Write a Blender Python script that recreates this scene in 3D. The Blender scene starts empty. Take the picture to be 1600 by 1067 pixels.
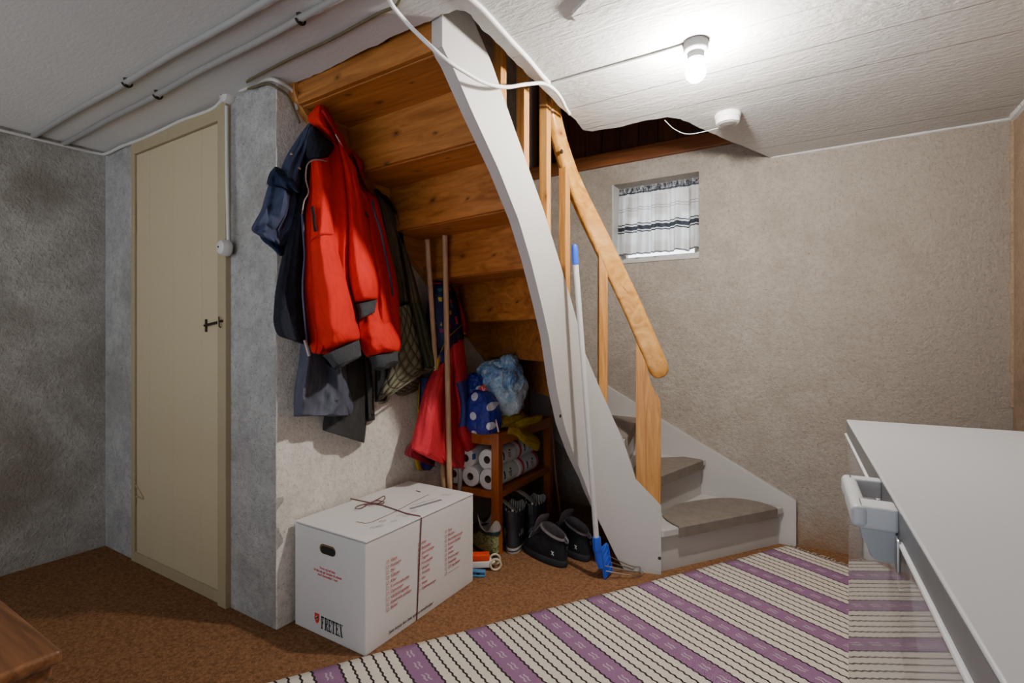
import bpy, bmesh, math, random
from mathutils import Vector, Matrix, noise
random.seed(7)
S = bpy.context.scene
COL = S.collection
PI = math.pi
# ------------------------------------------------------------------ survey of the room (measured from the photograph)
F, U0, V0, H = 794.0, 800.0, 525.0, 1.12          # focal length in px of a 1600 px frame, horizon, eye height
YAW = math.atan(485 / 794)
SA, CA = math.sin(YAW), math.cos(YAW)
ZC = 2.10                                           # ceiling height
XW, YD, XL, XR, YB = -1.776, 1.185, -3.27, 0.73, 3.12   # stair-side wall, door wall, left wall, right wall, back wall

def ray(u, v):
    r = (u - U0) / F
    return Vector((-SA + CA * r, CA + SA * r, (V0 - v) / F))
EYE = Vector((0, 0, H))
def onX(u, v, x):
    d = ray(u, v); return EYE + d * (x / d.x)
def onY(u, v, y):
    d = ray(u, v); return EYE + d * (y / d.y)
def onZ(u, v, z):
    d = ray(u, v); return EYE + d * ((z - H) / d.z)
def atD(u, v, t):
    return EYE + ray(u, v) * t

# ------------------------------------------------------------------ object helpers
ROOT = {}            # object name -> matrix that takes world coordinates to its thing's space
def tag(o, label=None, cat=None, group=None, kind=None):
    if label: o['label'] = label
    if cat: o['category'] = cat
    if group: o['group'] = group
    if kind: o['kind'] = kind
    return o
def thing(name, label, cat, loc=(0, 0, 0), rz=0.0, group=None, kind=None):
    o = bpy.data.objects.new(name, None); COL.objects.link(o)
    o.empty_display_size = 0.05
    o.location = loc; o.rotation_euler = (0, 0, rz)
    ROOT[o.name] = (Matrix.Translation(Vector(loc)) @ Matrix.Rotation(rz, 4, 'Z')).inverted()
    return tag(o, label, cat, group, kind)
def mesh(name, verts, faces, mat, parent=None, smooth=True, uv=None, local=False, mats=None, fmat=None, autosmooth=None):
    verts = [Vector(v) for v in verts]
    if parent is not None:
        M = ROOT[parent.name]
        if not local: verts = [M @ v for v in verts]
        loc = None
    else:
        loc = None
        if not local:
            n = len(verts)
            loc = Vector(((min(v.x for v in verts) + max(v.x for v in verts)) / 2, (min(v.y for v in verts) + max(v.y for v in verts)) / 2, min(v.z for v in verts)))
            verts = [v - loc for v in verts]
        M = Matrix.Translation(loc).inverted() if loc is not None else Matrix()
    me = bpy.data.meshes.new(name)
    me.from_pydata(verts, [], faces)
    bm = bmesh.new(); bm.from_mesh(me)
    bmesh.ops.recalc_face_normals(bm, faces=bm.faces)
    bm.to_mesh(me); bm.free()
    if uv is not None:
        lay = me.uv_layers.new(name='UVMap')
        for lp in me.loops: lay.data[lp.index].uv = uv[lp.vertex_index]
    for p in me.polygons: p.use_smooth = smooth
    for m in (mats or [mat]): me.materials.append(m)
    if fmat:
        for i, k in enumerate(fmat): me.polygons[i].material_index = k
    if autosmooth is not None: me.set_sharp_from_angle(angle=math.radians(autosmooth))
    o = bpy.data.objects.new(name, me); COL.objects.link(o)
    if parent is not None: o.parent = parent
    elif loc is not None: o.location = loc
    ROOT[o.name] = M
    return o
def from_bm(name, bm, mat, parent=None, smooth=True, local=False, autosmooth=35, **k):
    bm.verts.index_update()
    vs = [v.co.copy() for v in bm.verts]; fs = [[v.index for v in f.verts] for f in bm.faces]
    bm.free()
    o = mesh(name, vs, fs, mat, parent, smooth, local=local, autosmooth=autosmooth, **k)
    if smooth:
        w_ = o.modifiers.new('WeightedNormal', 'WEIGHTED_NORMAL'); w_.weight = 100; w_.keep_sharp = True
    return o
def struct(o): o['kind'] = 'structure'; return o

def bm_box(bm, size, center, bevel=0.0, rot=None, seg=2):
    b = bmesh.new()
    bmesh.ops.create_cube(b, size=1.0)
    for v in b.verts: v.co = Vector((v.co.x * size[0], v.co.y * size[1], v.co.z * size[2]))
    if bevel: bmesh.ops.bevel(b, geom=list(b.edges), offset=bevel, segments=seg, profile=0.5, affect='EDGES')
    M = Matrix.Translation(Vector(center))
    if rot is not None: M = M @ rot
    add_bm(bm, b, M)
def add_bm(bm, b, M=Matrix()):
    mp = {}
    for v in b.verts: mp[v] = bm.verts.new(M @ v.co)
    for f in b.faces:
        try: bm.faces.new([mp[v] for v in f.verts])
        except ValueError: pass
    b.free()
def box(name, size, center, mat, parent=None, bevel=0.003, rot=None, local=False, seg=2):
    bm = bmesh.new(); bm_box(bm, size, center, bevel, rot, seg)
    return from_bm(name, bm, mat, parent, True, local)
def bm_tube(bm, pts, rad, n=10, cap=True, closed=False):
    pts = [Vector(p) for p in pts]
    N = len(pts)
    rads = rad if isinstance(rad, (list, tuple)) else [rad] * N
    prev = None; rings = []
    for i in range(N):
        if closed: t = pts[(i + 1) % N] - pts[i - 1]
        else: t = pts[min(i + 1, N - 1)] - pts[max(i - 1, 0)]
        t.normalize()
        if prev is None:
            a = Vector((0, 0, 1)) if abs(t.z) < 0.9 else Vector((1, 0, 0))
            nx = t.cross(a).normalized()
        else:
            nx = (prev - t * prev.dot(t)).normalized()
        prev = nx; ny = t.cross(nx)
        rings.append([bm.verts.new(pts[i] + (nx * math.cos(2 * PI * k / n) + ny * math.sin(2 * PI * k / n)) * rads[i]) for k in range(n)])
    M = N if closed else N - 1
    for i in range(M):
        a, b = rings[i], rings[(i + 1) % N]
        for k in range(n): bm.faces.new([a[k], a[(k + 1) % n], b[(k + 1) % n], b[k]])
    if cap and not closed:
        bm.faces.new(rings[0][::-1]); bm.faces.new(rings[-1])
def tube(name, pts, rad, mat, parent=None, n=10, local=False, closed=False):
    bm = bmesh.new(); bm_tube(bm, pts, rad, n, True, closed)
    return from_bm(name, bm, mat, parent, True, local, autosmooth=50)
def smooth_pts(P, k=6):
    P = [Vector(p) for p in P]; out = []
    for i in range(len(P) - 1):
        p0, p1, p2, p3 = P[max(i - 1, 0)], P[i], P[i + 1], P[min(i + 2, len(P) - 1)]
        for j in range(k):
            t = j / k
            out.append(0.5 * ((2 * p1) + (p2 - p0) * t + (2 * p0 - 5 * p1 + 4 * p2 - p3) * t * t + (3 * p1 - p0 - 3 * p2 + p3) * t ** 3))
    out.append(P[-1]); return out
def bm_lathe(bm, prof, center=(0, 0, 0), n=24, axis=None, caps=True):
    """prof: (radius, height) pairs along axis (default +Z)."""
    ax = Vector(axis or (0, 0, 1)).normalized()
    a = Vector((1, 0, 0)) if abs(ax.x) < 0.9 else Vector((0, 1, 0))
    e1 = ax.cross(a).normalized(); e2 = ax.cross(e1)
    c = Vector(center); rings = []
    for r, h in prof:
        rings.append([bm.verts.new(c + ax * h + (e1 * math.cos(2 * PI * k / n) + e2 * math.sin(2 * PI * k / n)) * max(r, 1e-5)) for k in range(n)])
    for i in range(len(rings) - 1):
        for k in range(n): bm.faces.new([rings[i][k], rings[i][(k + 1) % n], rings[i + 1][(k + 1) % n], rings[i + 1][k]])
    if caps: bm.faces.new(rings[0][::-1]); bm.faces.new(rings[-1])
def lathe(name, prof, center, mat, parent=None, n=24, axis=None, local=False, caps=True):
    bm = bmesh.new(); bm_lathe(bm, prof, center, n, axis, caps)
    return from_bm(name, bm, mat, parent, True, local, autosmooth=40)
def prism(name, poly, ext, mat, parent=None, local=False, bevel=0.0, smooth=True, **k):
    """poly: 3D points of one face, ext: extrusion vector."""
    bm = bmesh.new()
    a = [bm.verts.new(Vector(p)) for p in poly]; b = [bm.verts.new(Vector(p) + Vector(ext)) for p in poly]
    n = len(a)
    bm.faces.new(a); bm.faces.new(b[::-1])
    for i in range(n): bm.faces.new([a[i], a[(i + 1) % n], b[(i + 1) % n], b[i]][::-1])
    if bevel: bmesh.ops.bevel(bm, geom=list(bm.edges), offset=bevel, segments=2, profile=0.5, affect='EDGES')
    big = [f for f in bm.faces if len(f.verts) > 4]
    if big: bmesh.ops.triangulate(bm, faces=big)
    return from_bm(name, bm, mat, parent, smooth, local, autosmooth=30, **k)
def lerp(a, b, t): return a + (b - a) * t
def interp(tab, x):
    if x <= tab[0][0]: 
        (x0, y0), (x1, y1) = tab[0], tab[1]
    elif x >= tab[-1][0]:
        (x0, y0), (x1, y1) = tab[-2], tab[-1]
    else:
        for (x0, y0), (x1, y1) in zip(tab, tab[1:]):
            if x0 <= x <= x1: break
    return y0 + (y1 - y0) * (x - x0) / (x1 - x0)

# ------------------------------------------------------------------ material helpers
def srgb(r, g, b):
    def c(x):
        x /= 255.0
        return x / 12.92 if x <= 0.04045 else ((x + 0.055) / 1.055) ** 2.4
    return (c(r), c(g), c(b), 1.0)
class NT:
    def __init__(s, name):
        s.m = bpy.data.materials.new(name); s.m.use_nodes = True
        s.t = s.m.node_tree; s.b = s.t.nodes['Principled BSDF']; s.out = s.t.nodes['Material Output']
    def n(s, kind, ins=None, **props):
        x = s.t.nodes.new(kind)
        for k, v in props.items(): setattr(x, k, v)
        for k, v in (ins or {}).items():
            if isinstance(v, bpy.types.NodeSocket): s.t.links.new(v, x.inputs[k])
            else: x.inputs[k].default_value = v
        return x
    def link(s, a, b): s.t.links.new(a, b)
    def obj(s, scale=(1, 1, 1), rot=(0, 0, 0), which='Object'):
        tc = s.n('ShaderNodeTexCoord')
        mp = s.n('ShaderNodeMapping', {'Vector': tc.outputs[which], 'Scale': scale, 'Rotation': rot})
        return mp.outputs[0]
    def noise(s, vec, scale, detail=4, rough=0.55, dist=0.0):
        return s.n('ShaderNodeTexNoise', {'Vector': vec, 'Scale': scale, 'Detail': detail, 'Roughness': rough, 'Distortion': dist}).outputs['Fac']
    def ramp(s, fac, stops, interp='LINEAR'):
        r = s.n('ShaderNodeValToRGB', {'Fac': fac}); cr = r.color_ramp; cr.interpolation = interp
        while len(cr.elements) > 1: cr.elements.remove(cr.elements[-1])
        for i, (p, c) in enumerate(stops):
            e = cr.elements[0] if i == 0 else cr.elements.new(p)
            e.position = p; e.color = c if not isinstance(c, (int, float)) else (c, c, c, 1)
        return r.outputs['Color']
    def mix(s, fac, a, b, blend='MIX'):
        x = s.n('ShaderNodeMix', data_type='RGBA', blend_type=blend)
        for sock, v in ((x.inputs['Factor'], fac), (x.inputs['A'], a), (x.inputs['B'], b)):
            pass
        for idx, v in ((0, fac), (6, a), (7, b)):
            if isinstance(v, bpy.types.NodeSocket): s.t.links.new(v, x.inputs[idx])
            else: x.inputs[idx].default_value = v
        return x.outputs[2]
    def math(s, op, a, b=0.0, c=0.0):
        x = s.n('ShaderNodeMath', operation=op)
        for i, v in enumerate((a, b, c)):
            if isinstance(v, bpy.types.NodeSocket): s.t.links.new(v, x.inputs[i])
            else: x.inputs[i].default_value = v
        return x.outputs[0]
    def color(s, v):
        if isinstance(v, bpy.types.NodeSocket): s.t.links.new(v, s.b.inputs['Base Color'])
        else: s.b.inputs['Base Color'].default_value = v
        return s
    def bump(s, h, strength=0.3, dist=0.01, prev=None):
        x = s.n('ShaderNodeBump', {'Height': h, 'Strength': strength, 'Distance': dist})
        if prev is not None: s.t.links.new(prev, x.inputs['Normal'])
        s.t.links.new(x.outputs[0], s.b.inputs['Normal']); return x.outputs[0]
    def set(s, **k):
        for a, v in k.items(): s.b.inputs[a.replace('_', ' ')].default_value = v
        return s
def plain(name, c, rough=0.5, metal=0.0, bump=0.0, bscale=200, var=0.08, spec=0.5):
    t = NT(name); vec = t.obj()
    d = tuple(x * (1 - var) for x in c[:3]) + (1,)
    n = t.noise(vec, 25, 3)
    t.color(t.mix(n, d, c)).set(Roughness=rough, Metallic=metal)
    t.b.inputs['Specular IOR Level'].default_value = spec
    if bump: t.bump(t.noise(vec, bscale, 2), bump, 0.002)
    return t.m
def plaster(name, c, dark, stain, stain_pos=0.55, bump=0.35, low=None, soil_falloff=None):
    t = NT(name); vec = t.obj()
    big = t.noise(vec, 1.6, 5, 0.6, 0.4); mid = t.noise(vec, 7, 6, 0.7); fine = t.noise(vec, 90, 3, 0.7)
    col = t.mix(t.ramp(mid, [(0.35, 0), (0.65, 1)]), dark, c)
    col = t.mix(t.ramp(big, [(stain_pos, 0), (stain_pos + 0.2, 0.75)]), col, stain)
    scr = t.noise(t.obj(scale=(3, 3, 1.6)), 16, 3, 0.6, 2.5)
    col = t.mix(t.ramp(scr, [(0.30, 0.6), (0.38, 0)]), col, stain)
    mot = t.noise(vec, 42, 4, 0.7)
    col = t.mix(t.ramp(mot, [(0.32, 0.55), (0.55, 0)]), col, tuple(x * 0.72 for x in dark[:3]) + (1,))
    spk = t.noise(vec, 140, 2, 0.5)
    col = t.mix(t.ramp(spk, [(0.30, 0.6), (0.36, 0)]), col, tuple(x * 0.45 for x in stain[:3]) + (1,))
    if low is not None:
        z = t.n('ShaderNodeSeparateXYZ', {'Vector': t.n('ShaderNodeNewGeometry').outputs['Position']}).outputs['Z']
        zz = t.math('ADD', z, t.math('MULTIPLY', mid, 0.25))
        col = t.mix(t.ramp(zz, [(0.13, 0.85), (0.30, 0)]), col, low)
    if soil_falloff is not None:      # dirt plus painted-in light falloff, darker towards the right corner
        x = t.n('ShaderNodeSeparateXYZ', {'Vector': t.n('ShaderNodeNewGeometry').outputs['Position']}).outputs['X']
        gr = t.n('ShaderNodeMapRange', {'Value': x, 'From Min': soil_falloff[0] - 0.5, 'From Max': soil_falloff[1], 'To Min': 0.0, 'To Max': 0.75}).outputs[0]
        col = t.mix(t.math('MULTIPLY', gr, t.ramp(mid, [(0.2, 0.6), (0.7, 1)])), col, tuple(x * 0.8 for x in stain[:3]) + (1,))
    t.color(col).set(Roughness=0.92)
    t.b.inputs['Specular IOR Level'].default_value = 0.2
    h = t.math('ADD', t.math('MULTIPLY', fine, 0.5), mid)
    t.bump(t.math('ADD', h, t.math('MULTIPLY', mot, 0.8)), bump, 0.014)
    return t.m
def wood(name, c1, c2, scale=(14, 14, 1.2), rot=(0, 0, 0), knots=None, rough=0.35, which='Object', bump=0.08, kscale=2.5):
    t = NT(name); vec = t.obj(scale, rot, which)
    g = t.noise(vec, 1.0, 6, 0.6, 1.2)
    w = t.noise(vec, 4.0, 3, 0.6)
    col = t.mix(t.ramp(g, [(0.35, 0), (0.65, 1)]), c1, c2)
    col = t.mix(t.math('MULTIPLY', w, 0.35), col, tuple(x * 0.55 for x in c1[:3]) + (1,))
    if knots:
        k_ = min(range(3), key=lambda q: scale[q]); o_ = [q for q in range(3) if q != k_]
        s3 = t.n('ShaderNodeSeparateXYZ', {'Vector': t.obj((1, 1, 1), rot, which)}).outputs
        wv = t.math('MULTIPLY', t.noise(t.obj((1, 1, 1), rot, which), 6, 2), 0.03)
        v2 = t.n('ShaderNodeCombineXYZ', {0: t.math('MULTIPLY', t.math('ADD', s3[k_], wv), kscale), 1: t.math('MULTIPLY', t.math('ADD', t.math('ADD', s3[o_[0]], s3[o_[1]]), wv), kscale * 2.0)})
        vt = t.n('ShaderNodeTexVoronoi', {'Vector': v2.outputs[0], 'Scale': 1.0, 'Randomness': 1.0}, voronoi_dimensions='2D')
        rr = t.n('ShaderNodeSeparateColor', {'Color': vt.outputs['Color']}).outputs[0]
        kv = t.math('DIVIDE', vt.outputs['Distance'], t.math('MULTIPLY_ADD', rr, 0.9, 0.25))
        col = t.mix(t.ramp(kv, [(0.025, 0.95), (0.05, 0.55), (0.16, 0)]), col, knots)
    t.color(col).set(Roughness=rough)
    t.bump(w, bump, 0.003)
    return t.m
def fabric(name, c, rough=0.85, var=0.35, weave=600, wr=0.5, wscale=14, c2=None, sheen=0.0):
    t = NT(name); vec = t.obj()
    d = c2 or tuple(x * (1 - var) for x in c[:3]) + (1,)
    n = t.noise(vec, wscale, 5, 0.6, 0.6)
    t.color(t.mix(t.ramp(n, [(0.3, 0), (0.7, 1)]), d, c)).set(Roughness=rough)
    t.b.inputs['Specular IOR Level'].default_value = 0.25
    if sheen: t.b.inputs['Sheen Weight'].default_value = sheen
    b = t.bump(t.noise(t.obj((1, 1, 0.45)), wscale, 4, 0.55, 0.8), wr, 0.03)
    t.bump(t.noise(vec, weave, 2), 0.25, 0.001, b)
    return t.m

# ------------------------------------------------------------------ materials
M = {}
M['wall_left'] = plaster('grey plaster', srgb(190, 186, 178), srgb(164, 160, 152), srgb(122, 110, 94), 0.46, 0.8)
M['wall_grey'] = plaster('grey rendered concrete', srgb(184, 182, 177), srgb(158, 156, 152), srgb(126, 118, 105), 0.54, 0.8)
M['wall_stair'] = plaster('pale rendered concrete', srgb(228, 222, 213), srgb(208, 202, 192), srgb(168, 160, 148), 0.62, 0.5)
M['wall_back'] = plaster('warm rough render', srgb(170, 161, 150), srgb(154, 145, 134), srgb(122, 110, 97), 0.56, 0.7, low=srgb(140, 105, 72), soil_falloff=(0.1, 0.9))
M['wall_right'] = plaster('brown rough render', srgb(150, 128, 106), srgb(132, 112, 92), srgb(106, 88, 72), 0.56, 0.7)
def m_ceiling():
    t = NT('white painted board marked concrete'); vec = t.obj()
    geo = t.n('ShaderNodeNewGeometry').outputs['Position']
    xyz = t.n('ShaderNodeSeparateXYZ', {'Vector': geo})
    wob = t.math('MULTIPLY', t.noise(t.obj((1.0, 1.0, 1.0)), 2.0, 3), 0.02)
    yy = t.math('DIVIDE', t.math('ADD', xyz.outputs['Y'], wob), 0.118)
    fr = t.math('FRACT', yy)
    idx = t.math('FLOOR', yy)
    ln = t.ramp(fr, [(0.0, 1), (0.035, 1), (0.07, 0)])
    rnd = t.n('ShaderNodeTexWhiteNoise', {'W': idx}, noise_dimensions='1D').outputs['Value']
    right = t.ramp(t.math('MULTIPLY_ADD', xyz.outputs['X'], 1.0, 1.3), [(0.22, 0), (0.34, 1)])     # board marks are only on the right-hand slab
    ln = t.math('MULTIPLY', ln, right)
    pits = t.noise(t.obj((1, 2.4, 1)), 26, 5, 0.65)
    fine = t.noise(vec, 120, 3, 0.6)
    base = t.mix(t.noise(vec, 2.2, 4), srgb(178, 176, 173), srgb(200, 198, 195))
    grey = t.mix(t.noise(vec, 3, 4), srgb(208, 206, 202), srgb(222, 220, 216))
    left_fill = t.ramp(t.math('MULTIPLY_ADD', xyz.outputs['X'], 0.3, 1.0), [(0.05, 1), (0.62, 0)])  # fill light painted into the colour: paler towards the left
    base = t.mix(left_fill, base, grey)
    base = t.mix(t.math('MULTIPLY', ln, t.math('MULTIPLY', rnd, 0.35)), base, srgb(150, 146, 140))
    t.color(base).set(Roughness=0.75)
    t.b.inputs['Specular IOR Level'].default_value = 0.3
    h = t.math('ADD', t.math('MULTIPLY', ln, t.math('MULTIPLY_ADD', rnd, 1.6, -0.5)), t.math('MULTIPLY', t.math('MULTIPLY', rnd, right), 0.5))
    b = t.bump(h, 0.55, 0.010)
    b = t.bump(t.math('MULTIPLY', pits, t.math('MULTIPLY_ADD', right, 0.85, 0.15)), 0.5, 0.016, b)
    t.bump(fine, 0.25, 0.003, b)
    return t.m
M['ceiling'] = m_ceiling()
def m_carpet():
    t = NT('brown needle felt carpet'); vec = t.obj()
    a = t.noise(vec, 240, 4, 0.75); b = t.noise(vec, 5, 5, 0.6); c = t.noise(vec, 420, 2, 0.7)
    col = t.mix(t.ramp(a, [(0.3, 0), (0.7, 1)]), srgb(104, 70, 46), srgb(190, 142, 102))
    col = t.mix(t.ramp(c, [(0.35, 0.6), (0.5, 0)]), col, srgb(80, 52, 30))
    mid_ = t.noise(vec, 75, 4, 0.7)
    col = t.mix(t.ramp(mid_, [(0.35, 0.65), (0.6, 0)]), col, srgb(70, 44, 26))
    col = t.mix(t.math('MULTIPLY', b, 0.25), col, srgb(112, 74, 44))
    t.color(col).set(Roughness=1.0)
    t.b.inputs['Specular IOR Level'].default_value = 0.05
    t.bump(a, 0.7, 0.006)
    return t.m
M['carpet'] = m_carpet()
M['pine'] = wood('warm varnished pine', srgb(142, 84, 32), srgb(190, 124, 58), (2.2, 26, 26), knots=srgb(62, 34, 12), rough=0.42, kscale=3.2)
M['pine_y'] = wood('warm varnished pine lengthwise', srgb(160, 100, 44), srgb(202, 142, 74), (24, 3, 24), knots=srgb(62, 34, 12), rough=0.42)
M['pine_v'] = wood('pale pine upright', srgb(162, 106, 48), srgb(206, 152, 86), (34, 34, 2.2), knots=srgb(110, 62, 24), rough=0.35)
M['rail'] = wood('glossy pine handrail', srgb(168, 112, 44), srgb(212, 158, 82), (14, 10, 14), knots=srgb(104, 56, 20), rough=0.25, kscale=4)
M['panel'] = wood('dark stained pine boards', srgb(66, 38, 20), srgb(98, 58, 30), (22, 22, 1.5), rough=0.5)
M['beam'] = wood('brown stained beam', srgb(104, 58, 24), srgb(146, 86, 40), (1.5, 24, 24), rough=0.5)
M['teak'] = wood('red brown stained wood', srgb(140, 70, 20), srgb(184, 100, 36), (26, 26, 3), rough=0.35)
M['teak_h'] = wood('red brown stained wood rail', srgb(146, 74, 22), srgb(190, 106, 40), (22, 3, 22), rough=0.35)
M['table'] = wood('dark oak table', srgb(92, 56, 30), srgb(150, 98, 56), (2, 40, 40), rough=0.38)
M['stick'] = wood('worn broom stick wood', srgb(166, 130, 96), srgb(200, 164, 126), (60, 60, 4), rough=0.6)
M['rod'] = wood('brown rod wood', srgb(120, 70, 36), srgb(156, 98, 56), (60, 60, 4), rough=0.5)
M['stair_white'] = plain('white stair paint', srgb(184, 181, 177), 0.42, var=0.05, bump=0.05, bscale=60)
M['white_gloss'] = plain('white enamel', srgb(222, 223, 225), 0.22, var=0.03)
M['white_plastic'] = plain('white plastic', srgb(226, 226, 224), 0.4, var=0.03)
M['cable'] = plain('white cable sheath', srgb(206, 202, 196), 0.5, var=0.06)
M['old_cable'] = plain('brown old cable', srgb(104, 92, 62), 0.6, var=0.3)
M['pipe'] = plain('painted pipe', srgb(150, 147, 142), 0.55, var=0.08, bump=0.1, bscale=40)
M['steel'] = plain('bright steel', srgb(190, 190, 190), 0.28, 1.0, var=0.1)
M['rust'] = plain('dark rusty iron', srgb(62, 48, 38), 0.6, 0.6, var=0.4)
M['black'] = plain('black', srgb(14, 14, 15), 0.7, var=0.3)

# ================================================================== the room shell
YR = -1.5                                            # how far the room runs behind the camera
struct(box('floor', (XR - XL + 0.2, YB - YR + 0.2, 0.05), ((XR + XL) / 2, (YB + YR) / 2, -0.025), M['carpet'], None, 0))
def slab_wall(name, pts, ext, mat): return struct(prism(name, pts, ext, mat, None))
slab_wall('wall_left', [(XL, YR, 0), (XL, YD, 0), (XL, YD, ZC + 0.1), (XL, YR, ZC + 0.1)], (-0.1, 0, 0), M['wall_left'])
DX0, DX1 = -2.94, -2.085                             # door opening
def wall_door():
    bm = bmesh.new()
    def q(x0, x1, z0, z1): bm_box(bm, (x1 - x0, 0.12, z1 - z0), ((x0 + x1) / 2, YD + 0.06, (z0 + z1) / 2))
    q(XL, DX0, 0, ZC + 0.1); q(DX1, XW - 0.004, 0, ZC + 0.1); q(DX0, DX1, 2.09, ZC + 0.1)
    return from_bm('wall_front', bm, M['wall_grey'])
struct(wall_door())
# return wall beside the stairs: its edge carries small chips
pts = []
for i in range(41):
    z = 2.15 * i / 40
    pts.append((XW + (noise.noise(Vector((z * 9, 3.1, 0))) * 0.006 if 0 < i < 40 else 0), YD + 0.002, z))
def wall_stair():
    bm = bmesh.new()
    ys = [YD] + [YD + 0.003 + (YB - YD) * k / 24 for k in range(25)]
    grid = []
    for j, y in enumerate(ys):
        row = []
        for i in range(61):
            z = 3.2 * i / 60
            off = 0.0
            if j == 0: off = -0.004
            if j == 1: off = -abs(noise.noise(Vector((z * 14, 7.7, 1)))) * 0.005
            row.append(bm.verts.new((XW + off + noise.noise(Vector((y * 3, z * 3, 2))) * 0.003, y, z)))
        grid.append(row)
    for a, b in zip(grid, grid[1:]):
        for i in range(60): bm.faces.new([a[i], b[i], b[i + 1], a[i + 1]])
    return from_bm('wall_stairside', bm, M['wall_stair'])
struct(wall_stair())
# back wall with the small window opening
WX0, WX1, WZ0, WZ1 = -1.155, -0.619, 1.578, 2.088
ZBW = 2.215
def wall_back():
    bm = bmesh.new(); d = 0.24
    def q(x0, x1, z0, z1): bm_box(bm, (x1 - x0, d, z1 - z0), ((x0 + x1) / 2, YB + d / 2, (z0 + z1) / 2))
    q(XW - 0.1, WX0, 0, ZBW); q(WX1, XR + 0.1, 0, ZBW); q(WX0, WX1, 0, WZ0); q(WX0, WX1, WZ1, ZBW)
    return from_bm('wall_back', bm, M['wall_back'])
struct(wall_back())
slab_wall('wall_right', [(XR, YR, 0), (XR, YB, 0), (XR, YB, ZC + 0.1), (XR, YR, ZC + 0.1)], (0.1, 0, 0), M['wall_right'])
# ceiling slab with the ragged stair opening
edge = [(460, 130), (500, 114), (545, 92), (600, 64), (645, 44), (663, 35), (673, 33), (681, 28), (691, 22), (701, 21), (714, 14.6), (726, 17), (736, 24), (742, 31.5), (751, 44), (763, 54), (775.5, 67.5),
        (798, 91), (815.5, 108), (837, 128), (852, 142), (876, 169), (896, 184), (912, 203), (925, 205), (965.6, 199), (1006, 189), (1043, 183), (1063, 186), (1083, 195), (1128, 215), (1197, 243.7)]
E0 = [onZ(u, v, ZC) for u, v in edge]
rag = []
for a, b in zip(E0, E0[1:]):
    for k in range(5):
        p = lerp(a, b, k / 5)
        j = noise.noise(p * 22) * 0.007
        rag.append(Vector((p.x + j, p.y + noise.noise(p * 25 + Vector((5, 0, 0))) * 0.007, ZC)))
rag.append(Vector((-0.245, YB, ZC)))
outline = [(XL, YR), (XR, YR), (XR, YB)] + [(p.x, p.y) for p in reversed(rag)] + [(XW, YD + 0.05), (XW, YD), (XL, YD)]
def ceiling():
    bm = bmesh.new()
    lo = [bm.verts.new((x, y, ZC)) for x, y in outline]
    hi = [bm.verts.new((x + (0.012 if 3 <= i < 3 + len(rag) else 0), y, ZC + 0.22)) for i, (x, y) in enumerate(outline)]
    f = [bm.faces.new(lo), bm.faces.new(hi[::-1])]
    n = len(lo)
    for i in range(n): bm.faces.new([lo[i], hi[i], hi[(i + 1) % n], lo[(i + 1) % n]])
    bmesh.ops.triangulate(bm, faces=f)
    return from_bm('ceiling', bm, M['ceiling'])
struct(ceiling())
# plaster fillet where ceiling meets the back and right walls
def fillet(name, p, q, r, mat):
    p, q = Vector(p), Vector(q); P = []
    for k in range(25):
        t = k / 24; c = lerp(p, q, t)
        P.append((c, r * (0.7 + 0.8 * abs(noise.noise(c * 9)))))
    bm = bmesh.new(); bm_tube(bm, [a for a, _ in P], [b for _, b in P], 8)
    return struct(from_bm(name, bm, mat))
fillet('trim_1', (-0.24, YB, ZC), (XR, YB, ZC), 0.012, M['ceiling'])
fillet('trim_2', (XR, YB, ZC), (XR, 1.6, ZC), 0.020, M['ceiling'])
fillet('trim_3', (XR, YB, 0.8), (XR, YB, ZC), 0.012, M['wall_right'])
# recessed patch in the ceiling close to the lamp, left by the shuttering
def ceiling_patch():
    P = [onZ(u, v, ZC) for u, v in [(905, 34), (940, 18), (985, 2), (1060, -28), (1040, -60), (930, -20), (893, 18)]]
    return tag(prism('ceiling_patch', P, (0, 0, -0.012), M['ceiling'], None, smooth=False), kind='structure')
ceiling_patch()
# stairwell above: dark boarded walls and their bottom beam, closed above
def boards(name, x0, x1, y, z0, z1, mat):
    bm = bmesh.new(); w = 0.12; x = x0
    bm_box(bm, (x1 - x0, 0.02, z1 - z0 + 0.1), ((x0 + x1) / 2, y + 0.018, (z0 + z1) / 2))  # unseen backing sheet, added to stop light leaking between the boards
    while x < x1 - 1e-4:
        e = min(x + w, x1)
        bm_box(bm, (e - x - 0.004, 0.02, z1 - z0), ((x + e) / 2, y, (z0 + z1) / 2), 0.003)
        x = e
    return struct(from_bm(name, bm, mat))
boards('trim_4', XW - 0.05, 0.05, YB + 0.03, ZBW + 0.05, 3.2, M['panel'])
struct(box('trim_5', (1.75, 0.06, 0.085), ((XW + 0.0) / 2 - 0.02, YB + 0.005, ZBW + 0.04), M['beam'], None, 0.006))
def well_side(name, a, b):
    return struct(prism(name, [(a[0], a[1], ZC + 0.2), (b[0], b[1], ZC + 0.2), (b[0], b[1], 3.2), (a[0], a[1], 3.2)], (0.001, 0.02, 0), M['panel'], None, smooth=False))
well_side('trim_6', (-0.90, 1.1), (-0.90, 2.25)); well_side('trim_7', (-0.90, 2.25), (-0.2, 3.12)); well_side('trim_8', (XW, 1.12), (-0.9, 1.12))
struct(box('trim_9', (2.0, 2.2, 0.04), (-0.9, 2.1, 3.22), M['panel'], None, 0))

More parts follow.
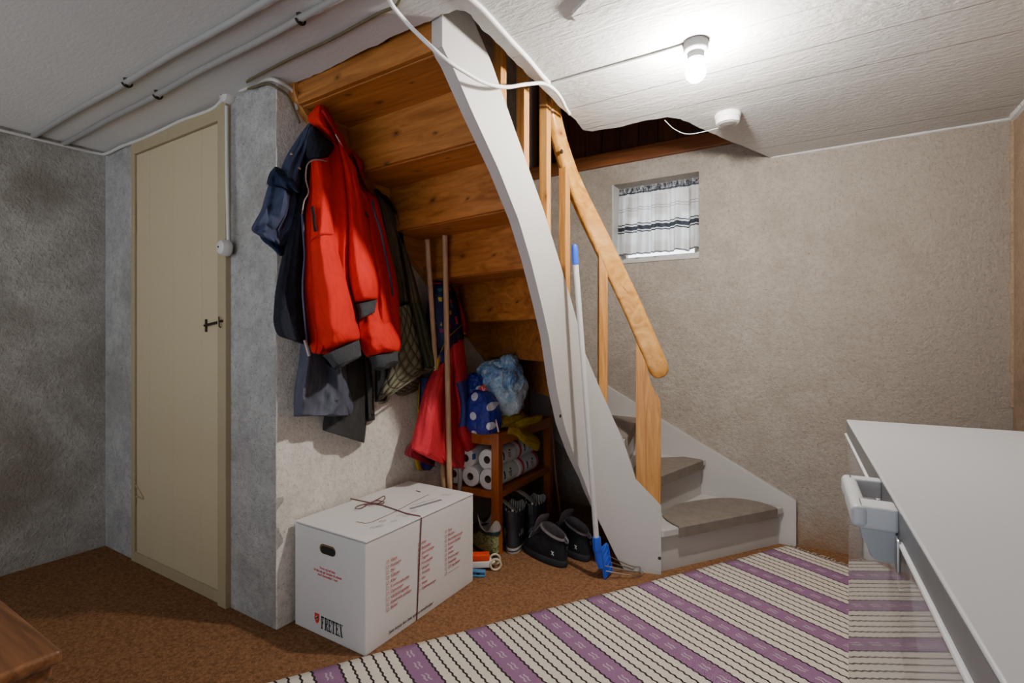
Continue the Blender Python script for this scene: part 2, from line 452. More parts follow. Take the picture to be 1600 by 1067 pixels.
# ================================================================== door in the left part
door = thing('door_1', 'cream painted plank door with iron latch in the grey wall left of the jackets', 'door', (-2.51, YD, 0), kind='structure')
M['door'] = plain('cream door paint', srgb(190, 174, 140), 0.55, var=0.07, bump=0.08, bscale=30)
M['door_dark'] = plain('cream door paint edge', srgb(170, 154, 120), 0.6, var=0.15)
def door_leaf():
    bm = bmesh.new()
    i_ = 0
    xs = [-2.905, -2.77, -2.655, -2.545, -2.435, -2.30, -2.15]
    for a, b in zip(xs, xs[1:]): bm_box(bm, (b - a, 0.03, 1.975), ((a + b) / 2, YD + 0.012 + 0.0006 * ((i_ % 2) - .5), 1.03), 0.0007); i_ += 1
    return from_bm('door_leaf', bm, M['door'], door, smooth=False, autosmooth=None)
leaf = door_leaf()
def door_frame():
    bm = bmesh.new()
    bm_box(bm, (0.035, 0.05, 2.08), (DX0 + 0.014, YD + 0.012, 1.04), 0.004)
    bm_box(bm, (0.062, 0.06, 2.08), (DX1 - 0.03, YD + 0.008, 1.04), 0.004)
    bm_box(bm, (DX1 - DX0, 0.05, 0.07), ((DX0 + DX1) / 2, YD + 0.010, 2.055), 0.004)
    bm_box(bm, (DX1 - DX0, 0.05, 0.05), ((DX0 + DX1) / 2, YD + 0.014, 0.025), 0.004)
    return from_bm('door_frame', bm, M['door_dark'], door)
door_frame()
for z in (1.70, 0.36):
    bm = bmesh.new()
    for k in range(6): bm_lathe(bm, [(0.007, 0), (0.008, 0.004), (0.008, 0.020), (0.007, 0.024)], (-2.912, YD - 0.010, z - 0.075 + k * 0.025), 10)
    if z < 1: bm_tube(bm, [(-2.905, YD - 0.006, z + 0.02), (-2.83, YD - 0.006, z - 0.03), (-2.83, YD - 0.006, z - 0.035), (-2.905, YD - 0.006, z - 0.035)], 0.004, 6)
    from_bm('hinge', bm, M['door_dark'], leaf)
bm = bmesh.new()
bm_tube(bm, [(-2.262, YD - 0.012, 1.165), (-2.2, YD - 0.016, 1.172), (-2.135, YD - 0.014, 1.180), (-2.10, YD - 0.03, 1.182)], 0.0055, 8)
bm_box(bm, (0.012, 0.006, 0.055), (-2.262, YD - 0.006, 1.165), 0.002)
bm_tube(bm, [(-2.118, YD - 0.03, 1.20), (-2.112, YD - 0.032, 1.16), (-2.105, YD - 0.03, 1.155)], 0.003, 6)
from_bm('latch', bm, M['rust'], leaf)

# ================================================================== window in the back wall
win = thing('window_1', 'small deep set white basement window in the back wall', 'window', ((WX0 + WX1) / 2, YB + 0.1, WZ0), kind='structure')
def win_frame():
    bm = bmesh.new(); y = YB + 0.115; x0, x1, z0, z1 = WX0 + 0.02, WX1, WZ0 + 0.005, WZ1 - 0.01; w = 0.045
    bm_box(bm, (w, 0.05, z1 - z0), (x0 + w / 2, y, (z0 + z1) / 2), 0.004); bm_box(bm, (w, 0.05, z1 - z0), (x1 - w / 2, y, (z0 + z1) / 2), 0.004)
    bm_box(bm, (x1 - x0 - 2 * w, 0.048, w), ((x0 + x1) / 2, y, z0 + w / 2), 0.004); bm_box(bm, (x1 - x0 - 2 * w, 0.048, w), ((x0 + x1) / 2, y, z1 - w / 2), 0.004)
    return from_bm('window_frame', bm, M['stair_white'], win)
win_frame()
box('window_reveal', (0.012, 0.115, WZ1 - WZ0), (WX0 + 0.006, YB + 0.058, (WZ0 + WZ1) / 2), M['stair_white'], win, 0.002)
box('window_sill', (WX1 - WX0, 0.13, 0.014), ((WX0 + WX1) / 2, YB + 0.058, WZ0 + 0.007), M['stair_white'], win, 0.003)
def m_glass():
    t = NT('window glass'); t.set(Roughness=0.02, IOR=1.45); t.b.inputs['Transmission Weight'].default_value = 1.0
    return t.m
M['glass'] = m_glass()
box('pane', (WX1 - WX0 - 0.09, 0.004, WZ1 - WZ0 - 0.09), ((WX0 + WX1) / 2 + 0.01, YB + 0.12, (WZ0 + WZ1) / 2), M['glass'], win, 0)
# pale light shaft outside the pane
def m_sky():
    t = NT('overcast daylight'); t.color((0.8, 0.85, 0.9, 1)); t.b.inputs['Emission Color'].default_value = (0.86, 0.93, 1.0, 1); t.b.inputs['Emission Strength'].default_value = 4.6
    return t.m
M['sky'] = m_sky()
struct(box('sky_outside', (0.9, 0.02, 0.9), ((WX0 + WX1) / 2, YB + 0.42, (WZ0 + WZ1) / 2), M['sky'], None, 0))
# curtain: gathered cloth on a wire
def m_curtain():
    t = NT('checked curtain cloth'); uv = t.n('ShaderNodeTexCoord').outputs['UV']
    s = t.n('ShaderNodeSeparateXYZ', {'Vector': uv}); u, v = s.outputs['X'], s.outputs['Y']
    W, G, B = srgb(232, 232, 232), srgb(58, 62, 70), srgb(176, 164, 150)
    k, g = 1, 0
    st = t.ramp(v, [(0, 0), (0.075, 0), (0.076, 1), (0.09, 0), (0.25, 0), (0.30, 0), (0.301, .8), (0.312, 0), (0.335, 0), (0.336, .8), (0.347, 0), (0.535, 0), (0.536, 1), (0.553, 0.1), (0.575, 0.1), (0.576, 1), (0.635, 1), (0.636, 0.1), (0.65, 0.1), (0.651, 1), (0.668, 0), (0.97, 0), (0.975, 0.8), (1, 0.8)], 'CONSTANT')
    band = t.ramp(v, [(0.10, 0), (0.16, 0.55), (0.42, 0.55), (0.48, 0), (0.80, 0), (0.86, 0.35), (1, 0.35)])
    col = t.mix(t.math('MULTIPLY', band, t.ramp(t.math('FRACT', t.math('MULTIPLY', u, 3.0)), [(0.3, 0), (0.4, 1), (0.8, 1), (0.9, 0)])), W, B)
    fine = t.ramp(t.math('FRACT', t.math('MULTIPLY', v, 42)), [(0, 0.25), (0.3, 0), (1, 0)])
    col = t.mix(t.math('MULTIPLY', fine, 0.6), col, B)
    col = t.mix(st, col, G)
    head = t.ramp(v, [(0.0, 0.6), (0.015, 1), (0.098, 1), (0.11, 0)])
    col = t.mix(t.math('MULTIPLY', head, t.ramp(t.noise(t.obj((70, 70, 40)), 1.0, 2), [(0.34, 0.35), (0.6, 1)])), col, G)
    t.color(col).set(Roughness=0.9)
    tr = t.n('ShaderNodeBsdfTranslucent', {'Color': col}); mx = t.n('ShaderNodeMixShader', {'Fac': 0.6})
    t.link(t.b.outputs[0], mx.inputs[1]); t.link(tr.outputs[0], mx.inputs[2]); t.link(mx.outputs[0], t.out.inputs['Surface'])
    return t.m
M['curtain'] = m_curtain()
def curtain():
    nu, nv = 150, 34
    x0, x1, zt, zb = WX0 + 0.022, WX1 - 0.004, WZ1 - 0.018, WZ0 + 0.062
    V, UV, Fc = [], [], []
    for j in range(nv + 1):
        v = j / nv
        for i in range(nu + 1):
            u = i / nu
            am = 0.020 + 0.024 * v
            fold = math.sin(u * 2 * PI * 5.3 + 1.3 * math.sin(u * 5)) * am + 0.4 * am * math.sin(u * 2 * PI * 13 + v)
            if v < 0.13: fold = fold * 0.4 + 0.012 * noise.noise(Vector((u * 70, v * 30, 0)))
            flare = 0.02 * (v - 0.5) * (1 if u < 0.5 else 0) * (1 - 2 * u) 
            zw = 0.004 * math.sin(u * 2 * PI * 5.3 + 0.8) * v + (0.006 * noise.noise(Vector((u * 60, 0, 3))) if j == 0 else 0)
            V.append((lerp(x0, x1, u) - flare, YB + 0.055 + fold * 0.75, lerp(zt, zb, v) + zw)); UV.append((u, v))
    for j in range(nv):
        for i in range(nu):
            a = j * (nu + 1) + i; Fc.append([a, a + 1, a + nu + 2, a + nu + 1])
    o = mesh('curtain', V, Fc, M['curtain'], None, True, UV)
    return o
cur = curtain()
tag(cur, 'short gathered white cafe curtain with grey bands hanging in the small window', 'curtain')
tag(tube('curtain_rod', [(WX0 + 0.013, YB + 0.080, WZ1 - 0.036), (WX1 + 0.0, YB + 0.080, WZ1 - 0.036)], 0.004, M['white_plastic'], cur), None)

# ================================================================== staircase
RISE = 0.205
def plan_path():
    P = [Vector((-1.0, y)) for y in [1.0 + 0.04 * k for k in range(28)]]
    a, b, c, d = Vector((-1.0, 2.08)), Vector((-1.0, 2.25)), Vector((-0.93, 2.315)), Vector((-0.78, 2.36))
    for k in range(1, 21):
        t = k / 20; P.append(a * (1 - t) ** 3 + b * 3 * t * (1 - t) ** 2 + c * 3 * t * t * (1 - t) + d * t ** 3)
    e = Vector((-0.643, 2.401))
    for k in range(1, 6): P.append(lerp(d, e, k / 5))
    return P
PATH = plan_path()
def path_hit(u):
    """plan point of the inner string's outer face in the vertical plane through image column u; also tangent."""
    r = ray(u, 525); d = Vector((r.x, r.y))
    best = None
    for a, b in zip(PATH, PATH[1:]):
        e = b - a; den = d.x * e.y - d.y * e.x
        if abs(den) < 1e-9: continue
        t = (a.x * e.y - a.y * e.x) / den; s = (a.x * d.y - a.y * d.x) / den
        if t > 0 and -0.02 <= s <= 1.02 and (best is None or t < best[0]): best = (t, a + e * min(max(s, 0), 1.02), e.normalized())
    if best is None:
        a, b = PATH[-2], PATH[-1]; e = b - a; den = d.x * e.y - d.y * e.x
        t = (a.x * e.y - a.y * e.x) / den; best = (t, d * t, e.normalized())
    return best
def path_pt(u, v):
    t, p, e = path_hit(u)
    return Vector((p.x, p.y, H + (V0 - v) / F * t)), e
UP = [(735, 20), (769, 100), (800, 190), (825, 260), (850, 330), (870, 395), (890, 460), (905, 515), (912, 546), (934.5, 600), (951, 637), (974, 690), (993, 748), (1033, 790)]
LO = [(691, 72), (697, 85), (705.6, 99.5), (738, 175), (779, 264), (811, 345), (829, 406), (845, 470), (858, 527), (870, 610), (882, 666), (897, 711), (914, 754), (921, 775), (932, 805), (947, 837), (962, 868), (975, 890), (984, 894), (1033, 898)]
stairs = thing('staircase', 'white and pine winding stair with carpeted lower steps rising over the jackets', 'staircase', (-0.66, 2.6, 0))
TH = 0.042
def inner_string():
    us = [691, 694, 697, 701] + [705 + 4 * k for k in range(82)] + [1033]
    f, g = [], []
    for u in us:
        z_hi, e = path_pt(u, interp(UP, u)); z_lo, _ = path_pt(u, interp(LO, u))
        nrm = Vector((-e.y, e.x, 0))
        hi = Vector((z_hi.x, z_hi.y, min(z_hi.z, 2.34))); lo = Vector((z_lo.x, z_lo.y, max(z_lo.z, 0.0)))
        f.append((lo, hi)); g.append((lo + nrm * TH, hi + nrm * TH))
    V = []; Fc = []
    for (a, b), (c, d) in zip(f, g): V += [a, b, c, d]
    n = len(f)
    for i in range(n - 1):
        p, q = 4 * i, 4 * (i + 1)
        Fc += [[p, q, q + 1, p + 1], [p + 2, p + 3, q + 3, q + 2], [p, p + 2, q + 2, q], [p + 1, q + 1, q + 3, p + 3]]
    Fc += [[0, 1, 3, 2], [4 * (n - 1), 4 * (n - 1) + 2, 4 * (n - 1) + 3, 4 * (n - 1) + 1]]
    return mesh('stringer', V, Fc, M['stair_white'], stairs, True, autosmooth=30)
ist = inner_string(); ist['label'] = 'white curved inner stair string'
for u, v in ((875.5, 650), (1030.5, 872)):
    p, e = path_pt(u, v); nn = Vector((e.y, -e.x, 0))
    lathe('screw', [(0.0075, -0.002), (0.0075, 0.0015), (0.004, 0.003)], p, M['rust'], ist, 10, axis=nn)
# top height of inner string along the walk line, to hang the treads on
PTAB = []
for u in range(700, 1034, 3):
    p, e = path_pt(u, interp(UP, u)); PTAB.append((p.z, p, e))
def inner_at(z):
    best = min(PTAB, key=lambda r: abs(r[0] - z)); p, e = best[1], best[2]
    return Vector((p.x - e.y * (TH - 0.004), p.y + e.x * (TH - 0.004)))
XO, YO = XW + 0.036, YB - 0.03
OUT = {1: (-0.20, YO), 2: (-0.60, YO), 3: (-1.0, YO), 4: (-1.43, YO), 5: (XO, 2.93), 6: (XO, 2.60), 7: (XO, 2.29), 8: (XO, 1.998), 9: (XO, 1.763), 10: (XO, 1.518), 11: (XO, 1.27)}
INN = {k: inner_at(RISE * k + 0.05) for k in range(2, 12)}
INN[1] = Vector((-0.66, 2.425)); INN[11] = Vector((-1.04, 1.255))
def xy(p): return Vector((p[0], p[1]))
def tread_poly(k, over):
    i0, o0 = xy(INN[k]), xy(OUT[k]); i1, o1 = (xy(INN[k + 1]), xy(OUT[k + 1])) if k < 11 else (Vector((-1.04, 1.235)), Vector((XO, 1.235)))
    d = (o0 - i0).normalized(); fwd = Vector((d.y, -d.x))
    if fwd.dot((i0 + o0) / 2 - (i1 + o1) / 2) < 0: fwd = -fwd
    P = [i0 + fwd * over, o0 + fwd * over]
    if o0.y >= YO - 1e-6 and o1.x <= XO + 1e-6: P.append(Vector((XO, YO)))
    return P, [o1, i1], fwd, d
for k in range(1, 12):
    front, back, fwd, d = tread_poly(k, 0.028)
    P = front + back
    z1 = RISE * k; z0 = z1 - 0.034
    o = prism('tread', [(p.x, p.y, z1) for p in P], (0, 0, z0 - z1), M['stair_white'], stairs, bevel=0.006)
    if k >= 4:
        o.data.materials.clear(); o.data.materials.append(M['pine'])
    # riser under the tread's front
    a, b = xy(INN[k]), xy(OUT[k]); t = Vector((fwd.x, fwd.y)) * 0.018
    zb = RISE * (k - 1) if k > 1 else 0.0
    q = [a, b, b - t, a - t]
    r = prism('riser', [(p.x, p.y, zb - (0.030 if k > 1 else 0)) for p in q], (0, 0, z0 - zb + 0.001 + (0.030 if k > 1 else 0)), M['stair_white'], stairs)
    if k >= 4:
        r.data.materials.append(M['pine'])
        for f in r.data.polygons:
            if Vector((f.normal.x, f.normal.y)).dot(fwd) < 0.5: f.material_index = 1
# step carpets on the lower treads
M['mat'] = plain('grey brown loop pile', srgb(134, 124, 114), 1.0, var=0.45, bump=0.6, bscale=260, spec=0.05)
for k in range(1, 6):
    front, back, fwd, d = tread_poly(k, 0.030)
    a, b = front[0], front[1]; L = (b - a).length
    m0, m1 = (0.045, 0.052) if k > 1 else (0.09, 0.055)
    a2, b2 = a + d * m0, b - d * m1; L2 = (b2 - a2).length
    depth = {1: 0.26, 2: 0.22, 3: 0.2}.get(k, 0.18)
    top = RISE * k + 0.008
    arc = []
    for j in range(25):
        th = PI * j / 24; c, s_ = math.cos(th), math.sin(th)
        ex = 0.75 if k == 1 else 0.45
        arc.append((a2 + b2) / 2 + d * (L2 / 2 * math.copysign(abs(c) ** ex, c)) - fwd * (depth * s_ ** ex))
    if k > 1:      # upper carpets follow the wedge of their tread
        o1, i1 = back
        arc = [b2, lerp(b2, o1, 0.80), lerp(a2, i1, 0.80), a2] if k != 2 else [b2, lerp(b2, o1, 0.25), lerp(lerp(a2, i1, 0.8), lerp(b2, o1, 0.8), 0.72), lerp(a2, i1, 0.80), a2]
    bm = bmesh.new()
    n = len(arc)
    tv = [bm.verts.new((p.x, p.y, top)) for p in arc]; lv = [bm.verts.new((p.x, p.y, RISE * k + 0.001)) for p in arc]
    # nosing wrap: front edge rolls over and down
    fa = [bm.verts.new((*(b2 + fwd * 0.006), top - 0.006)), bm.verts.new((*(a2 + fwd * 0.006), top - 0.006))]
    fb = [bm.verts.new((*(b2 + fwd * 0.007), top - 0.052)), bm.verts.new((*(a2 + fwd * 0.007), top - 0.052))]
    fc = [bm.verts.new((*(b2 - fwd * 0.002), top - 0.052)), bm.verts.new((*(a2 - fwd * 0.002), top - 0.052))]
    bm.faces.new(tv)
    for j in range(n - 1): bm.faces.new([tv[j + 1], tv[j], lv[j], lv[j + 1]])
    bm.faces.new([tv[0], tv[-1], fa[1], fa[0]]); bm.faces.new([fa[0], fa[1], fb[1], fb[0]]); bm.faces.new([fb[0], fb[1], fc[1], fc[0]])
    bm.faces.new([fc[0], fc[1], lv[-1], lv[0]])
    bm.faces.new([tv[0], fa[0], fb[0], fc[0], lv[0]]); bm.faces.new([tv[-1], lv[-1], fc[1], fb[1], fa[1]])
    from_bm('step_carpet', bm, M['mat'], stairs)
# outer strings: pine one on the stair-side wall, white one on the back wall
pl = [(1.236, 2.30), (1.236, 2.07), (1.25, 2.035), (1.285, 2.0), (1.902, 1.502), (2.585, 0.965), (3.088, 0.565), (3.088, 1.35), (2.60, 1.70), (2.0, 2.12), (1.75, 2.32)]
sp = prism('stringer', [(XW, y, z) for y, z in pl], (0.036, 0, 0), M['pine_y'], stairs, bevel=0.003); sp['label'] = 'pine outer stair string along the wall'
pb = [(-0.118, 0.0), (-0.118, 0.243), (-0.834, 0.616), (-1.40, 0.92), (XW + 0.036, 1.15), (XW + 0.036, 0.565), (-1.2, 0.16), (-1.0, 0.0)]
sb = prism('stringer', [(x, YB, z) for x, z in pb], (0, -0.032, 0), M['stair_white'], stairs, bevel=0.003); sb['label'] = 'white stair string along the back wall'
# handrail sweeping up over the inner string
RC = [(1028, 573), (1021, 556), (1006, 521), (990, 484), (972, 445), (955, 408), (937, 368), (917, 323), (900, 282), (888, 245), (877, 205), (869, 165), (863, 120), (858, 80), (853, 40)]
def rail_pt(u, v):
    p, e = path_pt(u, v); return p + Vector((e.y, -e.x, 0)) * 0.0 + Vector((-e.y, e.x, 0)) * (TH / 2), e
def handrail():
    C = smooth_pts([rail_pt(u, v)[0] for u, v in RC], 5)
    n = len(C); rings = []
    bm = bmesh.new()
    prof = []
    hw, hh, r = 0.024, 0.047, 0.018
    for cx, cy, a0 in ((hw - r, hh - r, 0), (-(hw - r), hh - r, 90), (-(hw - r), -(hh - r), 180), (hw - r, -(hh - r), 270)):
        for k in range(5):
            a = math.radians(a0 + 22.5 * k); prof.append((cx + r * math.cos(a), cy + r * math.sin(a)))
    for i in range(n):
        t = (C[min(i + 1, n - 1)] - C[max(i - 1, 0)]).normalized()
        nh = Vector((t.y, -t.x, 0)).normalized(); b = nh.cross(t)
        if b.z < 0: b = -b
        k = 1.0
        rings.append([bm.verts.new(C[i] + nh * x + b * y * k) for x, y in prof])
    # rounded lower end
    t = (C[0] - C[1]).normalized(); m = len(prof); last = rings[0]
    for d_, s in ((0.012, 0.96), (0.024, 0.90), (0.035, 0.76), (0.044, 0.56), (0.049, 0.30)):
        cen = C[0] + t * d_ + Vector((0, 0, -0.10 * d_))
        nh = Vector((-t.y, t.x, 0)).normalized(); b = nh.cross(t); b = b if b.z > 0 else -b
        nr = [bm.verts.new(cen + nh * x * (0.5 + s / 2) + b * y * s) for x, y in prof]
        for k in range(m): bm.faces.new([last[k], last[(k + 1) % m], nr[(k + 1) % m], nr[k]])
        last = nr
    bm.faces.new(last)
    for a, b2 in zip(rings, rings[1:]):
        for k in range(m): bm.faces.new([a[k], b2[k], b2[(k + 1) % m], a[(k + 1) % m]])
    bm.faces.new(rings[-1])
    return from_bm('handrail', bm, M['rail'], stairs, autosmooth=60)
hr = handrail()
p, e = rail_pt(876.5, 237); nn = Vector((e.y, -e.x, 0))
lathe('bolt', [(0.010, 0.022), (0.010, 0.027), (0.006, 0.028)], p, M['rust'], hr, 12, axis=nn)
RCs = sorted([(u, v) for u, v in RC])
for u, w in ((788, 0.040), (824, 0.040), (858.5, 0.040), (888, 0.040), (943, 0.042)):
    q, e = path_pt(u, interp(UP, u)); nrm = Vector((-e.y, e.x, 0))
    c = q + nrm * (TH / 2)
    ztop = 2.9 if u < 870 else path_pt(u, interp(RCs, u))[0].z - 0.015
    ang = math.atan2(e.y, e.x)
    zb = q.z - 0.06
    box('baluster', (w, w * 0.95, ztop - zb), (c.x, c.y, (ztop + zb) / 2), M['pine_v'], stairs, 0.003, Matrix.Rotation(ang, 4, 'Z'))
# shaped board newel standing on the string's end
NW = [(993.5, 752), (993.5, 534), (999, 545), (1006, 560), (1011, 572), (1014, 584), (1014.5, 592), (1017, 602), (1023, 612), (1029, 620), (1032, 630), (1033, 645), (1033, 790)]
a, b = PATH[-2], PATH[-1]; e = (b - a).normalized(); nrm = Vector((-e.y, e.x, 0))
def newel_pt(u, v):
    p, _ = path_pt(u, v); return p
prism('newel', [newel_pt(u, v) + nrm * 0.003 for u, v in NW], nrm * 0.036, M['pine_v'], stairs, bevel=0.003)

# ================================================================== cloth forms
def pillow(name, rows, xb, xf, mat, parent, nu=26, nv=44, fold=0.012, fs=3.0, ft=1.2, seed=0.0, power=0.5, rt=0.0, rb=0.08, extra=None, dup=2, back=None):
    """A hanging padded cloth form. rows: pairs of image points (one rim, other rim) from top to bottom, surveyed on planes parallel to the stair-side wall; xb / xf: distance of its back and of its front."""
    R = len(rows)
    def row(t):
        q = t * (R - 1); i = min(int(q), R - 2); f = q - i
        out = []
        for side in (0, 1):
            p = [Vector(rows[min(max(k, 0), R - 1)][side]) for k in (i - 1, i, i + 1, i + 2)]
            out.append(0.5 * ((2 * p[1]) + (p[2] - p[0]) * f + (2 * p[0] - 5 * p[1] + 4 * p[2] - p[3]) * f * f + (p[3] - p[0] - 3 * p[2] + 3 * p[1]) * f ** 3))
        return out
    def val(x, t):
        if isinstance(x, (list, tuple)):
            q = t * (len(x) - 1); i = min(int(q), len(x) - 2); return lerp(x[i], x[i + 1], q - i)
        return x
    V, UV, Fc = [], [], []
    W = nu + 1
    frontP = []
    for j in range(nv + 1):
        t = j / nv; L, Rr = row(t); b, f = val(xb, t), val(xf, t)
        k = 1.0
        if rt and t < rt: k *= math.sqrt(max(0.0, 1 - (1 - t / rt) ** 2))
        if rb and t > 1 - rb: k *= math.sqrt(max(0.04, 1 - ((t - 1 + rb) / rb) ** 2))
        rowp = []
        for i in range(W):
            s = i / nu; pr = max(0.0, 1 - (2 * s - 1) ** 2) ** power
            fd = fold * noise.noise(Vector((s * fs + seed, t * ft + seed * 1.7, seed))) * 2 + 0.4 * fold * noise.noise(Vector((s * fs * 2.3 + seed, t * ft * 4, seed + 4)))
            if extra: fd += extra(s, t)
            px = L.lerp(Rr, s)
            X = b + ((f - b) * pr * k + fd * min(1, pr * 1.6) * max(k, 0.3))
            rowp.append(onX(px.x, px.y, X))
        frontP.append(rowp)
    for j in range(nv + 1):
        for i in range(W): V.append(frontP[j][i]); UV.append((i / nu, j / nv))
    off = len(V)
    for j in range(nv + 1):
        a, c = frontP[j][0], frontP[j][-1]
        for i in range(W):
            s = i / nu; p = lerp(a, c, s)
            bx = p.x - 0.3 * (1 - (2 * s - 1) ** 2) * 0.02
            V.append(Vector((max(bx, XW + 0.004), p.y, p.z))); UV.append((s, j / nv))
    def fi(j, i): return j * W + i
    def bi(j, i): return off + j * W + i
    for j in range(nv):
        for i in range(nu):
            Fc.append([fi(j, i), fi(j, i + 1), fi(j + 1, i + 1), fi(j + 1, i)])
            Fc.append([bi(j, i), bi(j + 1, i), bi(j + 1, i + 1), bi(j, i + 1)])
        Fc.append([fi(j, 0), fi(j + 1, 0), bi(j + 1, 0), bi(j, 0)])
        Fc.append([fi(j, nu), bi(j, nu), bi(j + 1, nu), fi(j + 1, nu)])
    for i in range(nu):
        Fc.append([fi(0, i), bi(0, i), bi(0, i + 1), fi(0, i + 1)])
        Fc.append([fi(nv, i), fi(nv, i + 1), bi(nv, i + 1), bi(nv, i)])
    return mesh(name, V, Fc, mat, parent, True, UV, autosmooth=70)
def seam(name, pts, x, r, mat, parent, n=6, k=4):
    """thin cord laid along image points on given planes"""
    xs = x if isinstance(x, (list, tuple)) else [x] * len(pts)
    return tube(name, smooth_pts([onX(u, v, q) for (u, v), q in zip(pts, xs)], k), r, mat, parent, n)

M['red'] = fabric('red work cloth', srgb(212, 32, 20), 0.8, 0.25, wr=0.6, wscale=9)
M['red_dark'] = fabric('dark red cloth', srgb(172, 26, 30), 0.8, 0.25, wr=0.45)
M['fleece'] = fabric('navy black fleece', srgb(30, 33, 44), 1.0, 0.5, weave=260, wr=0.6, wscale=30)
M['navy'] = fabric('faded navy cotton', srgb(62, 70, 96), 0.9, 0.35, wr=0.6)
M['navy_knit'] = fabric('dark blue knit', srgb(24, 40, 66), 1.0, 0.4, weave=240, wr=0.8, wscale=28)
M['slate'] = fabric('slate grey nylon', srgb(84, 86, 100), 0.7, 0.4, wr=0.7, wscale=10)
M['char'] = fabric('charcoal cotton', srgb(58, 57, 55), 0.9, 0.4, wr=0.6)
M['brown'] = fabric('brown green waxed cotton', srgb(84, 74, 58), 0.8, 0.3, wr=0.5)
M['dgreen'] = fabric('dark green cotton', srgb(62, 66, 48), 0.85, 0.35, wr=0.5)
M['trim_black'] = fabric('black binding', srgb(26, 25, 24), 0.9, 0.3)
M['rsuit'] = fabric('red rainwear nylon', srgb(206, 44, 56), 0.6, 0.22, wr=0.7, wscale=12)
M['rsuit_d'] = fabric('crimson rainwear nylon', srgb(140, 18, 40), 0.6, 0.3, wr=0.7)
M['bsuit'] = fabric('blue rainwear nylon', srgb(58, 64, 132), 0.6, 0.3, wr=0.7)
M['yellow'] = fabric('yellow oilskin', srgb(190, 158, 26), 0.5, 0.3, wr=0.6)
M['zip'] = plain('zip teeth', srgb(52, 46, 84), 0.4, 0.2, var=0.5)
M['zip_light'] = plain('brass zip teeth', srgb(176, 150, 140), 0.4, 0.5, var=0.5)
M['piping'] = plain('reflective piping', srgb(206, 190, 190), 0.5)
def m_rib(name, c):
    t = NT(name); uv = t.n('ShaderNodeTexCoord').outputs['UV']; s = t.n('ShaderNodeSeparateXYZ', {'Vector': uv})
    w = t.math('SINE', t.math('MULTIPLY', s.outputs['X'], 150))
    t.color(t.mix(t.math('MULTIPLY_ADD', w, 0.5, 0.5), tuple(x * 0.6 for x in c[:3]) + (1,), c)).set(Roughness=0.95)
    t.bump(w, 0.5, 0.003); return t.m
M['rib'] = m_rib('grey rib knit', srgb(62, 64, 68))
def m_quilt():
    t = NT('olive quilted nylon'); uv = t.n('ShaderNodeTexCoord').outputs['UV']; s = t.n('ShaderNodeSeparateXYZ', {'Vector': uv})
    wob = t.math('MULTIPLY', t.noise(t.obj(), 30, 2), 0.5)
    a = t.math('ADD', t.math('MULTIPLY', s.outputs['X'], 4.0), t.math('MULTIPLY', s.outputs['Y'], 6.0))
    b = t.math('SUBTRACT', t.math('MULTIPLY', s.outputs['X'], 4.0), t.math('MULTIPLY', s.outputs['Y'], 6.0))
    fa = t.math('ABSOLUTE', t.math('SINE', t.math('ADD', t.math('MULTIPLY', a, 3.14), wob))); fb = t.math('ABSOLUTE', t.math('SINE', t.math('ADD', t.math('MULTIPLY', b, 3.14), wob)))
    h = t.math('POWER', t.math('MULTIPLY', fa, fb), 0.4)
    n = t.noise(t.obj(), 10, 4)
    t.color(t.mix(t.math('MULTIPLY', h, 1.0), srgb(70, 66, 48), t.mix(n, srgb(96, 90, 68), srgb(128, 122, 96)))).set(Roughness=0.75)
    b0 = t.bump(h, 0.8, 0.02); t.bump(t.noise(t.obj(), 500, 2), 0.2, 0.001, b0)
    return t.m
M['quilt'] = m_quilt()
def m_pattern():
    t = NT('navy nylon with bright motifs'); vec = t.obj((22, 22, 22))
    v = t.n('ShaderNodeTexVoronoi', {'Vector': vec, 'Scale': 1.0, 'Randomness': 0.9}, distance='CHEBYCHEV')
    r = t.n('ShaderNodeSeparateColor', {'Color': v.outputs['Color']}).outputs[0]
    pick = t.ramp(r, [(0, srgb(206, 46, 64)), (0.35, srgb(206, 46, 64)), (0.36, srgb(40, 120, 120)), (0.6, srgb(190, 180, 40)), (0.75, srgb(190, 180, 40)), (0.76, srgb(120, 30, 90))], 'CONSTANT')
    t.color(t.mix(t.ramp(v.outputs['Distance'], [(0.22, 1), (0.24, 0)]), srgb(26, 36, 84), pick)).set(Roughness=0.6)
    t.bump(t.noise(t.obj(), 14, 4), 0.5, 0.02)
    return t.m
M['pattern'] = m_pattern()

# ---- navy work jacket, half hidden, sleeve sticking out past the wall corner
nj = thing('work_jacket', 'faded navy work jacket hanging at the wall corner, sleeve rolled to a dark knit cuff', 'jacket', onX(480, 200, -1.72), group=None)
pillow('jacket_body', [((483, 192), (489, 194)), ((470, 208), (489, 215)), ((459, 225), (488, 240)), ((449, 241), (484, 255)), ((440, 262), (480, 275)), ((437, 290), (478, 296))], -1.735, [-1.69, -1.655, -1.63], M['navy'], nj, fold=0.02, fs=4, seed=1.2)
pillow('sleeve', [((419, 290), (474, 291)), ((413, 310), (473, 312)), ((408, 328), (470, 332)), ((398, 346), (466, 352)), ((393, 357), (460, 366)), ((399, 365), (452, 380)), ((430, 380), (444, 388))], -1.74, [-1.66, -1.62, -1.62, -1.64], M['navy'], nj, fold=0.03, fs=3.5, ft=2, seed=3.1, rb=0.15)
pillow('sleeve_facing', [((403, 363), (448, 366)), ((410, 376), (447, 380)), ((424, 387), (446, 390)), ((436, 399), (441, 400))], -1.745, -1.66, M['navy_knit'], nj, nu=14, nv=14, seed=5)
